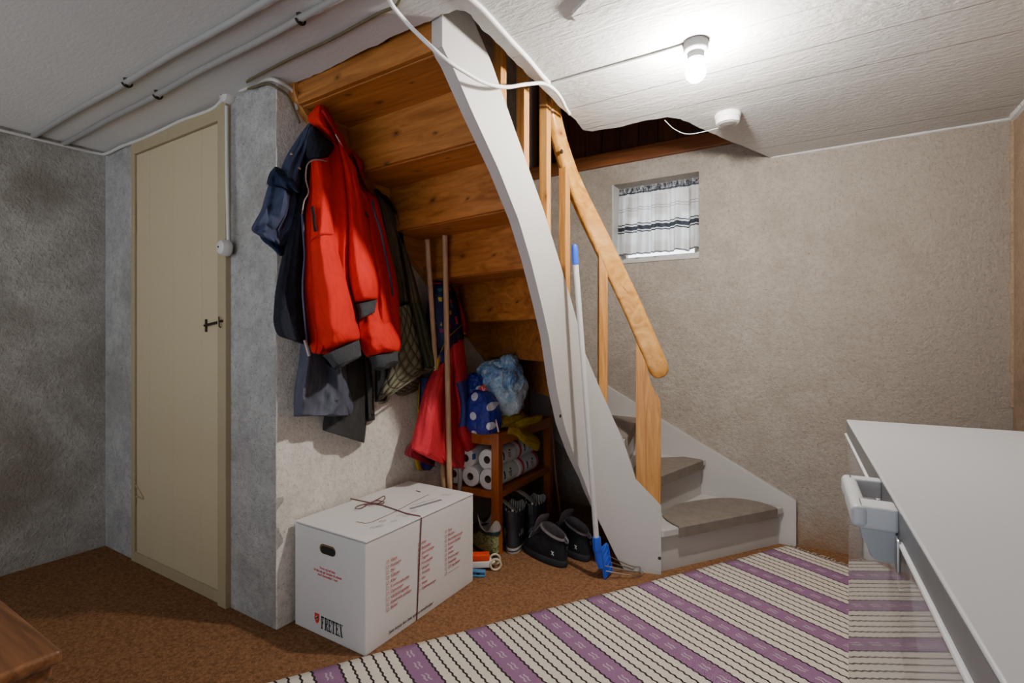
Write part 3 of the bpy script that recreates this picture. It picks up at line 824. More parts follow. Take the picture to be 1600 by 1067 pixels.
pillow('knit_cuff', [((430, 260), (436, 262)), ((422, 269), (446, 268)), ((418, 280), (468, 280)), ((418, 289), (474, 292)), ((436, 293), (474, 301)), ((452, 297), (474, 306))], -1.73, [-1.66, -1.60, -1.60], M['navy_knit'], nj, nu=22, nv=18, fold=0.02, fs=5, seed=7, rt=0.2, rb=0.2)
for u, v in ((456, 241), (468, 263)):
    lathe('snap_button', [(0.006, -0.004), (0.006, 0.003), (0.003, 0.005)], onX(u, v, -1.626), M['steel'], nj, 10, axis=(1, 0, 0.2))

# ---- slate trousers and charcoal trousers below the red jackets
st = thing('trousers', 'slate grey nylon trousers whose wide hem hangs below the front red jacket', 'trousers', onX(505, 650, -1.72))
pillow('trouser_leg', [((474, 505), (536, 505)), ((470, 535), (542, 535)), ((466, 570), (548, 571)), ((461, 600), (552, 606)), ((459, 625), (556, 634)), ((459, 651), (554, 649))], -1.74, [-1.69, -1.66, -1.65], M['slate'], st, fold=0.035, fs=3.6, ft=1.6, seed=11, rb=0.03, nu=34)
pillow('trouser_hem', [((508, 628), (545, 622)), ((510, 640), (546, 637)), ((511, 651), (545, 650))], -1.70, -1.655, M['slate'], st, nu=12, nv=10, fold=0.01, seed=13)
ct = thing('trousers', 'charcoal cotton trousers with two uneven legs, hanging lowest beneath the red jackets', 'trousers', onX(545, 690, -1.73))
pillow('trouser_leg', [((515, 510), (562, 510)), ((515, 560), (568, 556)), ((512, 605), (572.5, 605)), ((508, 640), (573, 650)), ((505, 660), (571, 678)), ((504, 672), (569, 692))], -1.755, [-1.715, -1.70, -1.69], M['char'], ct, fold=0.018, fs=4, seed=17, rb=0.02)
pillow('trouser_leg', [((560, 520), (578, 520)), ((568, 565), (581, 579)), ((571, 620), (584, 625)), ((573, 659), (586, 656))], -1.765, -1.725, M['char'], ct, nu=14, nv=24, fold=0.01, seed=19, rb=0.02)

# ---- front red jacket
rj = thing('red_jacket', 'red padded work jacket with open front and black fleece lining, nearest to the wall corner', 'jacket', onX(505, 170, -1.66), group='red work jackets')
pillow('lining', [((485, 205), (500, 215)), ((480, 232), (500, 245)), ((476, 262), (482, 266)), ((466, 300), (483, 300)), ((457, 335), (477, 335)), ((441, 400), (478, 400)), ((431, 450), (475, 452)), ((428, 480), (478, 485)), ((427.5, 505), (481, 512)), ((435, 524), (482, 532)), ((455, 531), (483, 541))], -1.70, [-1.66, -1.62, -1.60, -1.58], M['fleece'], rj, fold=0.012, seed=23, rb=0.06)
pillow('front_panel', [((500, 228), (532, 215)), ((484, 258), (546, 255)), ((481, 300), (552, 300)), ((475, 336), (556, 340)), ((476, 400), (556, 400)), ((474, 452), (556, 450)), ((479, 510), (545, 510)), ((484, 540), (530, 540)), ((487, 552), (512, 556))], -1.69, [-1.63, -1.585, -1.56, -1.55, -1.55, -1.58], M['red'], rj, nu=40, nv=60, fold=0.022, fs=4.2, ft=1.0, seed=29, rb=0.05)
# sleeve falling in front of the panel
pillow('sleeve', [((486, 250), (512, 246)), ((487, 290), (520, 288)), ((484, 340), (520, 335)), ((483, 385), (525, 376)), ((484, 420), (536, 415)), ((486, 470), (550, 462)), ((490, 505), (557, 500)), ((496, 530), (563, 524)), ((503, 553), (561, 531))], -1.60, [-1.575, -1.535, -1.50, -1.48, -1.475, -1.49], M['red'], rj, nu=32, nv=60, fold=0.012, fs=2.6, ft=2.2, seed=31, rb=0.10, power=0.6)
cf = pillow('cuff', [((504, 556), (561, 531)), ((511, 562), (563, 541)), ((517, 570), (564, 549)), ((521, 576), (565, 556))], -1.57, -1.51, M['rib'], rj, nu=24, nv=14, fold=0.004, seed=33, rb=0.02); cf['label'] = 'dark grey ribbed cuff'
pillow('cuff_inner_shade', [((527, 571), (560, 557)), ((524, 575), (563, 558)), ((527, 577), (556, 562))], -1.55, -1.492, M['black'], rj, nu=12, nv=8, fold=0, seed=1)  # black form painting the shade inside the cuff
pillow('hem_band', [((488, 540), (520, 556)), ((492, 556), (524, 572)), ((505, 566), (526, 578))], -1.66, -1.62, M['trim_black'], rj, nu=12, nv=10, fold=0.003, seed=1)
co_ = pillow('collar', [((499, 161), (505, 163)), ((489, 171), (513, 172)), ((481, 183), (520, 183)), ((484, 192), (524, 195)), ((497, 203), (526, 208)), ((512, 214), (527, 219)), ((522, 222), (527, 229))], -1.69, [-1.655, -1.60, -1.58, -1.585, -1.60], M['red'], rj, nu=26, nv=34, fold=0.018, fs=3, ft=2, seed=37, rt=0.15, rb=0.1)
pillow('collar_facing', [((500, 172), (510, 172)), ((502, 180), (518, 181)), ((508, 190), (524, 192)), ((516, 203), (531, 205)), ((524, 217), (538, 216)), ((530, 232), (543, 229)), ((537, 246), (549, 243))], -1.64, [-1.575, -1.565, -1.58, -1.60], M['red_dark'], rj, nu=14, nv=26, fold=0.01, seed=39)
pillow('collar_lining', [((487, 196), (492, 198)), ((480, 215), (507, 214)), ((478, 232), (524, 226)), ((479, 246), (521, 236)), ((487, 252), (511, 249))], -1.68, [-1.60, -1.575, -1.565, -1.57], M['fleece'], rj, nu=24, nv=22, fold=0.008, seed=41, rb=0.2)
seam('zipper', [(510, 252), (500, 250), (490, 250), (480, 258), (478, 280), (482, 300), (475, 315), (472, 335)], [-1.56, -1.56, -1.57, -1.59, -1.595, -1.59, -1.585, -1.575], 0.0026, M['zip_light'], rj)
seam('zipper', [(472, 335), (475, 380), (476, 402), (473, 450), (477, 505), (480, 535)], [-1.575, -1.57, -1.565, -1.565, -1.57, -1.585], 0.0045, M['zip'], rj)
zp = seam('zip_pull', [(476, 531), (479, 541), (483, 556)], -1.575, 0.006, M['steel'], rj)
seam('pocket_zip', [(488, 323), (490, 335), (491, 350), (493, 361)], [-1.545, -1.535, -1.53, -1.525], 0.0055, M['trim_black'], rj)
seam('arm_seam', [(484, 377), (498, 367), (510, 364), (521, 366)], [-1.555, -1.497, -1.49, -1.53], 0.0016, M['red_dark'], rj)
seam('piping', [(524, 210), (531, 222), (536, 232), (541, 243)], [-1.572, -1.575, -1.585, -1.595], 0.0022, M['piping'], rj)

# ---- second red jacket, behind and to the right
rk = thing('red_jacket', 'red padded jacket with two visible ribbed cuffs and dark zip, beside the olive jacket', 'jacket', onX(555, 240, -1.66), group='red work jackets')
pillow('front_panel', [((538, 225), (556, 240)), ((540, 250), (567, 262)), ((545, 290), (572, 292)), ((550, 310), (590, 312)), ((552, 350), (600, 352)), ((552, 390), (610, 392)), ((552, 445), (623, 448)), ((556, 490), (625, 490)), ((560, 515), (627, 512)), ((566, 545), (627, 546))], -1.70, [-1.66, -1.63, -1.60, -1.585, -1.58, -1.60], M['red'], rk, nu=36, nv=60, fold=0.02, fs=4, seed=43, rb=0.06)
pillow('sleeve', [((527, 215), (542, 240)), ((530, 235), (556, 262)), ((537, 270), (561, 285)), ((541, 320), (570, 322)), ((541, 370), (580, 370)), ((541, 410), (589, 408)), ((544, 440), (594, 436)), ((549, 465), (594, 456)), ((554, 474), (593, 468))], -1.61, [-1.58, -1.545, -1.525, -1.51, -1.50, -1.515], M['red'], rk, nu=30, nv=56, fold=0.012, fs=2.6, ft=2.0, seed=47, rb=0.1, power=0.6)
c2 = pillow('cuff', [((554, 476), (590, 468)), ((557, 483), (588, 474)), ((559, 492), (587, 481)), ((560, 500), (586, 488))], -1.58, -1.535, M['rib'], rk, nu=22, nv=12, fold=0.003, seed=49, rb=0.02); c2['label'] = 'dark grey ribbed upper cuff'
pillow('sleeve', [((562, 440), (594, 450)), ((558, 490), (608, 492)), ((557, 515), (620, 515)), ((561, 535), (627, 532)), ((568, 552), (626, 543)), ((574, 558), (624, 549))], -1.63, [-1.60, -1.55, -1.525, -1.52, -1.54], M['red'], rk, nu=30, nv=36, fold=0.014, fs=3, ft=2, seed=53, rb=0.14, power=0.6)
c3 = pillow('cuff', [((576, 558), (623, 548)), ((579, 565), (622, 553)), ((581, 572), (622, 560)), ((582, 578), (621, 567))], -1.61, -1.545, M['rib'], rk, nu=24, nv=14, fold=0.003, seed=55, rb=0.02); c3['label'] = 'dark grey ribbed lower cuff'
pillow('cuff_inner_shade', [((590, 573), (618, 563)), ((584, 577), (622, 566)), ((596, 579), (616, 573))], -1.585, -1.527, M['black'], rk, nu=12, nv=8, fold=0, seed=1)  # shade inside the lower cuff, painted as a black form
pillow('collar', [((549, 238), (553, 241)), ((551, 246), (566, 251)), ((556, 256), (567, 262)), ((561, 266), (565, 275)), ((565, 280), (575, 295)), ((568, 292), (588, 309))], -1.67, [-1.62, -1.59, -1.59, -1.595], M['red_dark'], rk, nu=14, nv=26, fold=0.01, seed=57)
seam('zipper', [(582, 312), (586, 335), (593, 355), (600, 385), (606, 415), (611, 440), (614, 462)], [-1.585, -1.575, -1.57, -1.57, -1.575, -1.575, -1.585], 0.0048, M['zip'], rk)
seam('seam_line', [(576, 300), (583, 340), (590, 375), (598, 410), (604, 440)], [-1.585, -1.57, -1.565, -1.565, -1.57], 0.0014, M['red_dark'], rk)
pillow('badge', [((570, 330), (572, 331)), ((568, 335), (576, 337)), ((571, 338), (575, 339))], -1.60, -1.562, M['brown'], rk, nu=6, nv=5, fold=0)

# ---- olive quilted jacket
oj = thing('quilted_jacket', 'olive quilted outdoor jacket with brown yoke and black collar, right of the red jackets', 'jacket', onX(605, 300, -1.70))
pillow('yoke', [((585, 297), (592, 297)), ((588, 306), (608, 316)), ((596, 335), (622, 345)), ((602, 370), (630, 375)), ((606, 410), (638, 410)), ((612, 450), (645, 445)), ((614, 482), (648, 470))], -1.735, [-1.70, -1.68, -1.67, -1.67], M['brown'], oj, fold=0.016, fs=3.5, seed=61, nv=40)
pillow('collar', [((585, 295), (591, 296)), ((588, 300), (600, 306)), ((604, 306), (611, 324)), ((615, 322), (619, 336)), ((622, 345), (625, 352)), ((628, 366), (630, 370)), ((632, 384), (633, 386))], -1.72, -1.665, M['trim_black'], oj, nu=8, nv=30, fold=0.004)
pillow('quilted_body', [((612, 484), (648, 471)), ((618, 500), (654, 500)), ((616, 530), (660, 530)), ((610, 555), (664, 553)), ((604, 585), (665, 570)), ((592, 612), (665, 578)), ((590, 628), (664, 582))], -1.73, [-1.675, -1.655, -1.64, -1.635], M['quilt'], oj, fold=0.012, fs=3, seed=67, rb=0.05, nu=34, nv=50)
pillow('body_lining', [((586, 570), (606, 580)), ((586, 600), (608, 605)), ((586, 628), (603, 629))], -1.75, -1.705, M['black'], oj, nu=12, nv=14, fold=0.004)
pillow('back_hem', [((612, 596), (660, 580)), ((615, 606), (660, 594)), ((620, 617), (655, 607)), ((630, 619), (645, 614))], -1.755, -1.70, M['quilt'], oj, nu=14, nv=12, fold=0.004)
seam('hem_binding', [(665, 579), (650, 590), (630, 603), (612, 616), (603, 628), (592, 630)], [-1.645, -1.62, -1.615, -1.62, -1.65, -1.68], 0.0045, M['quilt'], oj)
pillow('sleeve', [((624, 372), (632, 384)), ((630, 400), (640, 410)), ((636, 440), (650, 445)), ((642, 474), (657, 470)), ((648, 505), (667, 500)), ((655, 540), (677, 538)), ((661, 562), (683, 560)), ((664, 577), (684, 574))], -1.69, [-1.665, -1.645, -1.63, -1.62, -1.625], M['dgreen'], oj, fold=0.008, seed=71, nu=22, nv=44, rb=0.05)
pillow('upper_sleeve', [((623, 370), (632, 382)), ((629, 398), (641, 410)), ((635, 436), (651, 444)), ((641, 474), (658, 472))], -1.689, [-1.662, -1.641, -1.628, -1.623], M['brown'], oj, fold=0.005, seed=71, nu=20, nv=24, rb=0.0)
seam('sleeve_binding', [(664, 576), (673, 577), (685, 574)], -1.638, 0.0045, M['quilt'], oj)

# ---- child's rainsuit
rs = thing('rain_suit', "child's red and blue rain jacket with patterned navy yoke, behind the broom stick", 'rain jacket', onX(695, 430, -1.66))
pillow('yoke', [((690, 424), (694, 424)), ((680, 441), (703, 440)), ((670, 455), (713, 458)), ((667, 480), (722, 480)), ((666, 500), (726, 505)), ((673, 525), (725, 528)), ((680, 558), (724, 536))], -1.72, [-1.68, -1.65, -1.63, -1.62], M['pattern'], rs, fold=0.014, seed=73, rt=0.1)
pillow('hood', [((703, 444), (706, 444)), ((709, 452), (719, 470)), ((714, 470), (728, 494)), ((718, 495), (732, 505)), ((722, 520), (730, 528))], -1.70, [-1.65, -1.625, -1.62], M['rsuit_d'], rs, nu=12, nv=26, fold=0.008, seed=75)
seam('piping', [(679, 443), (688, 443), (697, 447), (703, 442)], -1.648, 0.004, M['rsuit'], rs)
pillow('chest_band', [((676, 566), (700, 535)), ((684, 570), (702, 560)), ((686, 590), (702, 580))], -1.70, -1.625, M['bsuit'], rs, nu=14, nv=16, fold=0.006, seed=76)
pillow('chest_flash', [((679, 566), (693, 548)), ((680, 576), (690, 564)), ((680, 584), (684, 580))], -1.69, -1.617, M['yellow'], rs, nu=8, nv=8, fold=0.002)
seam('yoke_piping', [(722, 507), (708, 520), (698, 530), (684, 560)], [-1.645, -1.615, -1.612, -1.635], 0.0022, M['yellow'], rs)
pillow('jacket_body', [((694, 534), (724, 530)), ((692, 560), (727, 560)), ((680, 600), (731, 600)), ((672, 640), (736, 645)), ((668, 680), (738, 690)), ((670, 705), (736, 712)), ((690, 722), (734, 730)), ((700, 731), (731, 733))], -1.70, [-1.65, -1.62, -1.605, -1.60, -1.60], M['rsuit'], rs, nu=34, nv=56, fold=0.022, fs=4, seed=79, rb=0.05)
pillow('sleeve', [((684, 572), (702, 562)), ((676, 580), (705, 590)), ((664, 605), (705, 625)), ((655, 640), (703, 660)), ((648, 668), (702, 690)), ((642, 690), (701, 714)), ((638, 698), (700, 726)), ((648, 706), (697, 728))], -1.66, [-1.62, -1.585, -1.57, -1.565, -1.58], M['rsuit'], rs, nu=30, nv=50, fold=0.016, fs=3.2, seed=83, rb=0.08)
pillow('sleeve_cuff', [((640, 692), (648, 700)), ((634, 699), (668, 716)), ((633, 711), (680, 728)), ((650, 716), (690, 733))], -1.69, -1.615, M['rsuit_d'], rs, nu=16, nv=12, fold=0.006, seed=85)
pillow('sleeve', [((705, 540), (724, 532)), ((707, 570), (729, 570)), ((708, 600), (732, 595)), ((712, 640), (738, 630)), ((713, 670), (742, 664)), ((714, 682), (748, 680)), ((722, 698), (749, 694)), ((729, 708), (741, 703))], -1.645, [-1.615, -1.585, -1.57, -1.565, -1.58], M['rsuit'], rs, nu=22, nv=50, fold=0.008, seed=89, rb=0.08)
sl = pillow('sleeve_panel', [((709, 600), (732, 592)), ((714, 615), (735, 612)), ((717, 640), (738, 632)), ((714, 668), (742, 663))], -1.63, [-1.578, -1.562, -1.556], M['bsuit'], rs, nu=18, nv=22, fold=0.005, seed=91, rb=0.0); sl['label'] = 'blue sleeve panel'
lathe('snap_button', [(0.006, -0.004), (0.006, 0.003), (0.003, 0.005)], onX(726, 521, -1.622), M['yellow'], rs, 10, axis=(1, 0, 0))
bt = thing('rain_trousers', "child's blue rain trousers with a yellow side stripe, behind the child's rain jacket", 'trousers', onX(660, 735, -1.74))
pillow('trouser_leg', [((655, 590), (684, 590)), ((653, 630), (684, 630)), ((651, 680), (682, 685)), ((649, 715), (680, 722)), ((651, 735), (672, 735))], -1.765, -1.725, M['bsuit'], bt, nu=16, nv=30, fold=0.008, seed=93)
pillow('side_stripe', [((654, 592), (657, 592)), ((652, 640), (656, 640)), ((650, 690), (655, 690)), ((647, 714), (657, 716)), ((651, 735), (662, 736))], -1.762, -1.722, M['yellow'], bt, nu=8, nv=24, fold=0.002)

# ================================================================== moving box
BX0, BX1, BY0, BY1, BH = -1.752, -1.362, 1.247, 1.889, 0.402
M['card'] = plain('white printed cardboard', srgb(212, 208, 205), 0.75, var=0.05, bump=0.12, bscale=18)
M['card_edge'] = plain('brown cardboard edge', srgb(126, 92, 56), 0.9, var=0.2)
M['ink_red'] = plain('red print', srgb(176, 78, 84), 0.8)
M['ink_black'] = plain('black print', srgb(44, 44, 50), 0.8)
M['ink_grey'] = plain('grey print', srgb(120, 118, 118), 0.8)
M['logo_red'] = plain('red logo print', srgb(214, 52, 44), 0.8)
M['twine'] = plain('red brown twine', srgb(112, 66, 66), 0.9, var=0.3)
bxo = thing('moving_box', 'white printed cardboard moving box tied with red twine, on the carpet below the jackets', 'box', ((BX0 + BX1) / 2, (BY0 + BY1) / 2, 0))
bm = bmesh.new(); bm_box(bm, (BX1 - BX0, BY1 - BY0, BH - 0.008), ((BX0 + BX1) / 2, (BY0 + BY1) / 2, (BH - 0.008) / 2), 0.004)
bmesh.ops.subdivide_edges(bm, edges=[e for e in bm.edges if e.calc_length() > 0.2], cuts=9, use_grid_fill=True)
for v in bm.verts:
    if 0.02 < v.co.z < BH - 0.02:
        n_ = noise.noise(v.co * 6) * 0.003
        if abs(v.co.x - BX1) < 0.001: v.co.x += n_
from_bm('box_body', bm, M['card'], bxo)
bm = bmesh.new()
bm_box(bm, (BX1 - BX0 + 0.004, BY1 - BY0 - 0.002, 0.007), ((BX0 + BX1) / 2 + 0.001, (BY0 + BY1) / 2, BH - 0.0035), 0.0025)
from_bm('lid_flap', bm, M['card'], bxo)
def strip(name, pts, w, mat, parent, z=None):
    """flat printed or cut line along points lying on a horizontal face"""
    bm = bmesh.new()
    for a, b in zip(pts, pts[1:]):
        a, b = Vector(a), Vector(b); d = (b - a).normalized(); n_ = Vector((-d.y, d.x, 0)) * w / 2
        q = [bm.verts.new(p) for p in (a - n_, b - n_, b + n_, a + n_)]; bm.faces.new(q)
    return from_bm(name, bm, mat, parent, False)
ZT = BH + 0.0006
slot = [onZ(u, v, ZT) for u, v in [(556, 815), (571, 817.5), (580, 816), (612, 802), (646, 784), (670, 772.5)]]
strip('cut_slot', slot, 0.005, M['card_edge'], bxo)
strip('cut_slot', [onZ(u, v, ZT) for u, v in [(650, 766.5), (657, 768.5)]], 0.008, M['black'], bxo)
strip('flap_edge', [Vector((BX0 + 0.01, BY0 + 0.003, BH - 0.006)) + Vector((0, 0, 0)), Vector((BX1 - 0.01, BY0 + 0.003, BH - 0.006))], 0.004, M['card_edge'], bxo)
# twine round the middle with a bow on top
ty = onX(657, 808, BX1).y
yb_ = onX(650, 970, BX1).y
tube('twine', [(BX1 + 0.004, yb_, 0.004), (BX1 + 0.004, lerp(ty, yb_, .5), BH * .5), (BX1 + 0.005, ty, BH - 0.005), (BX1 - 0.004, ty, BH + 0.003)] + [onZ(u, v, BH + 0.003) for u, v in [(635, 802), (600, 790), (548, 779)]], 0.0024, M['twine'], bxo, 6)
bow = smooth_pts([onZ(u, v, BH + 0.003 + 0.003 * (i % 3)) for i, (u, v) in enumerate([(576, 787), (590, 780), (600, 775), (601, 779), (594, 785), (582, 788), (574, 787), (560, 790), (555, 794), (564, 794), (574, 788), (584, 783), (590, 782), (600, 784), (597, 787), (586, 786), (570, 789)])], 5)
tube('bow', bow, 0.0020, M['twine'], bxo, 6)
strip('print_lines', [onZ(u, v, ZT) for u, v in [(640, 795), (690, 780.5)]], 0.016, M['ink_grey'], bxo)
for a, b in (((641, 790.5), (682, 778.5)), ((646, 789), (665, 783))): strip('print_lines', [onZ(*a, ZT), onZ(*b, ZT)], 0.0025, M['ink_grey'], bxo)
def sketch(cu, cv, s=1.0):
    """little outline drawing of a folded carton printed on the lid"""
    c = onZ(cu, cv, ZT); P = []
    for x, y in [(-1, -0.5), (-0.3, -0.9), (0.9, -0.6), (1.1, 0.3), (0.2, 0.8), (-0.9, 0.4), (-1, -0.5)]: P.append(c + Vector((y * 0.013 * s, x * 0.017 * s, 0)))
    strip('print_drawing', P, 0.0014, M['ink_grey'], bxo)
    strip('print_drawing', [P[1], P[4]], 0.0014, M['ink_grey'], bxo)
for u, v in ((583, 824), (594, 822), (598, 814), (615, 814), (625, 805), (634, 806), (647, 798), (694, 773), (702, 773)): sketch(u, v, 0.8)
# hand hole in the short side, the shade inside painted as a black plate
hc = onY(512, 859.5, BY0)
def stadium(w, h, n=8):
    P = []
    for k in range(n + 1): a = -PI / 2 + PI * k / n; P.append((w / 2 - h / 2 + h / 2 * math.cos(a), h / 2 * math.sin(a)))
    for k in range(n + 1): a = PI / 2 + PI * k / n; P.append((-w / 2 + h / 2 + h / 2 * math.cos(a), h / 2 * math.sin(a)))
    return P
prism('hand_hole_edge_and_shade', [(hc.x + x, BY0 - 0.0012, hc.z + z) for x, z in stadium(0.088, 0.036)], (0, 0.001, 0), M['card_edge'], bxo)
prism('hand_hole_edge_and_shade', [(hc.x + x + 0.003, BY0 - 0.0022, hc.z - 0.002 + z) for x, z in stadium(0.078, 0.028)], (0, 0.001, 0), M['black'], bxo)
def text(name, body, loc, rot, size, mat, parent, shear=0.0, space=1.0, align='LEFT', sx=1.0, bold=0.0, line=1.0):
    c = bpy.data.curves.new(name, 'FONT'); c.body = body; c.size = size; c.align_x = align; c.shear = shear; c.space_line = line; c.space_character = space; c.offset = bold
    c.extrude = 0.0003
    c.materials.append(mat)
    o = bpy.data.objects.new(name, c); COL.objects.link(o)
    me = bpy.data.meshes.new_from_object(o.evaluated_get(bpy.context.evaluated_depsgraph_get()))
    bpy.data.objects.remove(o); bpy.data.curves.remove(c)
    if not me.materials: me.materials.append(mat)
    o = bpy.data.objects.new(name, me); COL.objects.link(o); o.parent = parent
    o.location = ROOT[parent.name] @ Vector(loc); o.rotation_euler = rot; o.scale = (sx, 1, 1)
    return o
FRONT = (PI / 2, 0, 0); SIDE = (PI / 2, 0, PI / 2)
p0, p1 = onY(501, 985, BY0), onY(536, 996, BY0)
def serif_word(x0, z0, hgt, wid):
    """condensed high contrast capitals F R E T E X built from strokes"""
    bm = bmesh.new(); th, tn, sf = 0.26, 0.10, 0.10
    def bar(x, z, w_, h_): bm_box(bm, (w_ * wid, 0.0008, h_ * hgt), (cx + (x + w_ / 2) * wid, BY0 - 0.0012, z0 + (z + h_ / 2) * hgt))
    def poly(P):
        f = [bm.verts.new((cx + x * wid, BY0 - 0.0014, z0 + z * hgt)) for x, z in P]; bm.faces.new(f)
    cx = x0
    for ch in 'FRETEX':
        if ch in 'FRE':
            bar(0.13, 0, th, 1); bar(0, 0, 0.52, tn * .7); bar(0, 1 - tn * .7, 0.5, tn * .7)
        if ch in 'FE':
            bar(0.1, 1 - tn, 0.8, tn); bar(0.80, 0.72, 0.08, 0.28); bar(0.3, 0.48, 0.36, tn); bar(0.60, 0.38, 0.07, 0.26)
        if ch == 'E': bar(0.1, 0, 0.84, tn); bar(0.84, 0, 0.08, 0.30)
        if ch == 'R':
            bar(0.3, 1 - tn, 0.36, tn); bar(0.3, 0.46, 0.36, tn); bar(0.62, 0.50, 0.26, 0.46)
            poly([(0.46, 0.47), (0.70, 0.47), (1.0, 0.0), (0.72, 0.0)]); bar(0.70, 0, 0.32, tn * .7)
        if ch == 'T':
            bar(0.33, 0, th, 1); bar(0.2, 0, 0.56, tn * .7); bar(0.02, 1 - tn, 0.92, tn); bar(0.02, 0.70, 0.07, 0.3); bar(0.87, 0.70, 0.07, 0.3)
        if ch == 'X':
            poly([(0.10, 1), (0.42, 1), (0.96, 0), (0.64, 0)]); poly([(0.78, 1), (0.86, 1), (0.20, 0), (0.12, 0)])
            bar(0, 0, 0.34, tn * .7); bar(0.56, 0, 0.46, tn * .7); bar(0.02, 1 - tn * .7, 0.48, tn * .7); bar(0.68, 1 - tn * .7, 0.3, tn * .7)
        cx += wid * 1.10
    return from_bm('lettering', bm, M['ink_black'], bxo, False, autosmooth=None)
pa, pz = onY(502, 984, BY0), onY(536, 994, BY0)
serif_word(pa.x, (pa.z + pz.z) / 2, 0.046, (pz.x - pa.x) / 6.55)
sc = onY(495.5, 965, BY0)
prism('shield_mark', [(sc.x + x, BY0 - 0.0012, sc.z + z) for x, z in [(-0.013, 0.017), (0.013, 0.017), (0.013, -0.004), (0.009, -0.014), (0, -0.021), (-0.009, -0.014), (-0.013, -0.004)]], (0, 0.0008, 0), M['logo_red'], bxo)
M['mark_white'] = plain('white print', srgb(214, 180, 176), 0.8)
prism('shield_line', [(sc.x + x, BY0 - 0.0017, sc.z + z) for x, z in [(-0.008, -0.006), (-0.004, -0.008), (0.006, -0.002), (-0.002, 0.002), (0.007, 0.009), (0.003, 0.010), (-0.007, 0.003), (0.0, -0.002)]], (0, 0.0004, 0), M['mark_white'], bxo)
q0 = onY(512, 895, BY0)
text('lettering', 'Varm og hel klær\nBrukt tøy gir inntekt til arbeid\nmed mennesker i nød', (q0.x, BY0 - 0.001, q0.z + 0.006), FRONT, 0.0125, M['logo_red'], bxo, align='CENTER', sx=1.0, line=1.05)
cols = [(608, 875.8, 950.2, ['Glass', 'Porselen', 'Mat', 'Tekster', 'Klær', 'Kontorrekvisita', 'Datautstyr', 'Utkledningsklær', 'Elektriske artikler', 'Bilder']),
        (656.5, 849, 920.5, ['Klær', 'Babyklær', 'Sportsutstyr', 'Tegner', 'Kosmetikk', 'Lamper', 'Verktøy', 'Sko', 'Vaser', 'Kjøkkenutstyr']),
        (698, 829.5, 894, ['Pynt', 'Pledder', 'Barneleker/vogn', 'Kreativ/hobby', 'Leker', 'Duker', 'Fritidsutstyr', 'Sengetøy', 'CD og plater', ''])]
for u, va, vb, names in cols:
    a, b = onX(u, va, BX1), onX(u, vb, BX1)
    y = a.y; za, zb = a.z, b.z; dz = (za - zb) / 9
    bm = bmesh.new()
    for k, nm in enumerate(names):
        z = za - k * dz
        text('lettering', nm, (BX1 + 0.0034, y + 0.004, z - 0.004), SIDE, 0.0155, M['ink_red'], bxo, shear=0.2) if nm else None
        for d, s in (((0, 0, 0.005), (0.0004, 0.011, 0.0012)), ((0, 0, -0.005), (0.0004, 0.011, 0.0012)), ((0, 0.005, 0), (0.0004, 0.0012, 0.011)), ((0, -0.005, 0), (0.0004, 0.0012, 0.011))):
            bm_box(bm, s, (BX1 + 0.0034 + d[0], y - 0.010 + d[1], z + d[2]))
    from_bm('checkboxes', bm, M['ink_red'], bxo)
    if not names[-1]:
        box('blank_line', (0.0004, 0.075, 0.0012), (BX1 + 0.0034, y + 0.045, zb - 0.005), M['ink_red'], bxo, 0)
q = onX(606, 990, BX1)
text('lettering', 'Sett kryss for hva esken inneholder', (BX1 + 0.0034, q.y, q.z - 0.002), SIDE, 0.0175, M['ink_black'], bxo, shear=0.2)

# ================================================================== wooden shelf unit under the stairs
TSH = math.radians(2.0)
ex, ey = Vector((math.cos(TSH), math.sin(TSH), 0)), Vector((-math.sin(TSH), math.cos(TSH), 0))
SW, SL, SHT = 0.34, 0.66, 0.622
corner = Vector((-1.407, 2.172, 0))
scn = corner - ex * SW / 2 + ey * SL / 2
shelf = thing('shelf_table', 'red brown wooden side table with a lower shelf of paper rolls under the stairs', 'table', scn, TSH)
def sl(x, y, z): return scn + ex * x + ey * y + Vector((0, 0, z))
for sx in (1, -1):
    for sy in (-1, 1):
        box('leg', (0.045, 0.045, SHT), (sx * (SW / 2 - 0.0225), sy * (SL / 2 - 0.0225), SHT / 2), M['teak'], shelf, 0.004, local=True)
box('table_top', (SW - 0.02, SL - 0.02, 0.018), (0, 0, SHT - 0.012), M['teak_h'], shelf, 0.003, local=True)
for s in (1, -1):
    box('apron', (0.02, SL - 0.09, 0.062), (s * (SW / 2 - 0.014), 0, SHT - 0.034), M['teak_h'], shelf, 0.003, local=True)
    box('apron', (SW - 0.09, 0.02, 0.062), (0, s * (SL / 2 - 0.014), SHT - 0.034), M['teak_h'], shelf, 0.003, local=True)
    box('shelf_rail', (0.02, SL - 0.09, 0.036), (s * (SW / 2 - 0.014), 0, 0.302), M['teak_h'], shelf, 0.003, local=True)
    box('shelf_rail', (SW - 0.09, 0.02, 0.036), (0, s * (SL / 2 - 0.014), 0.302), M['teak_h'], shelf, 0.003, local=True)
box('lower_shelf', (SW - 0.03, SL - 0.03, 0.014), (0, 0, 0.312), M['teak_h'], shelf, 0.003, local=True)
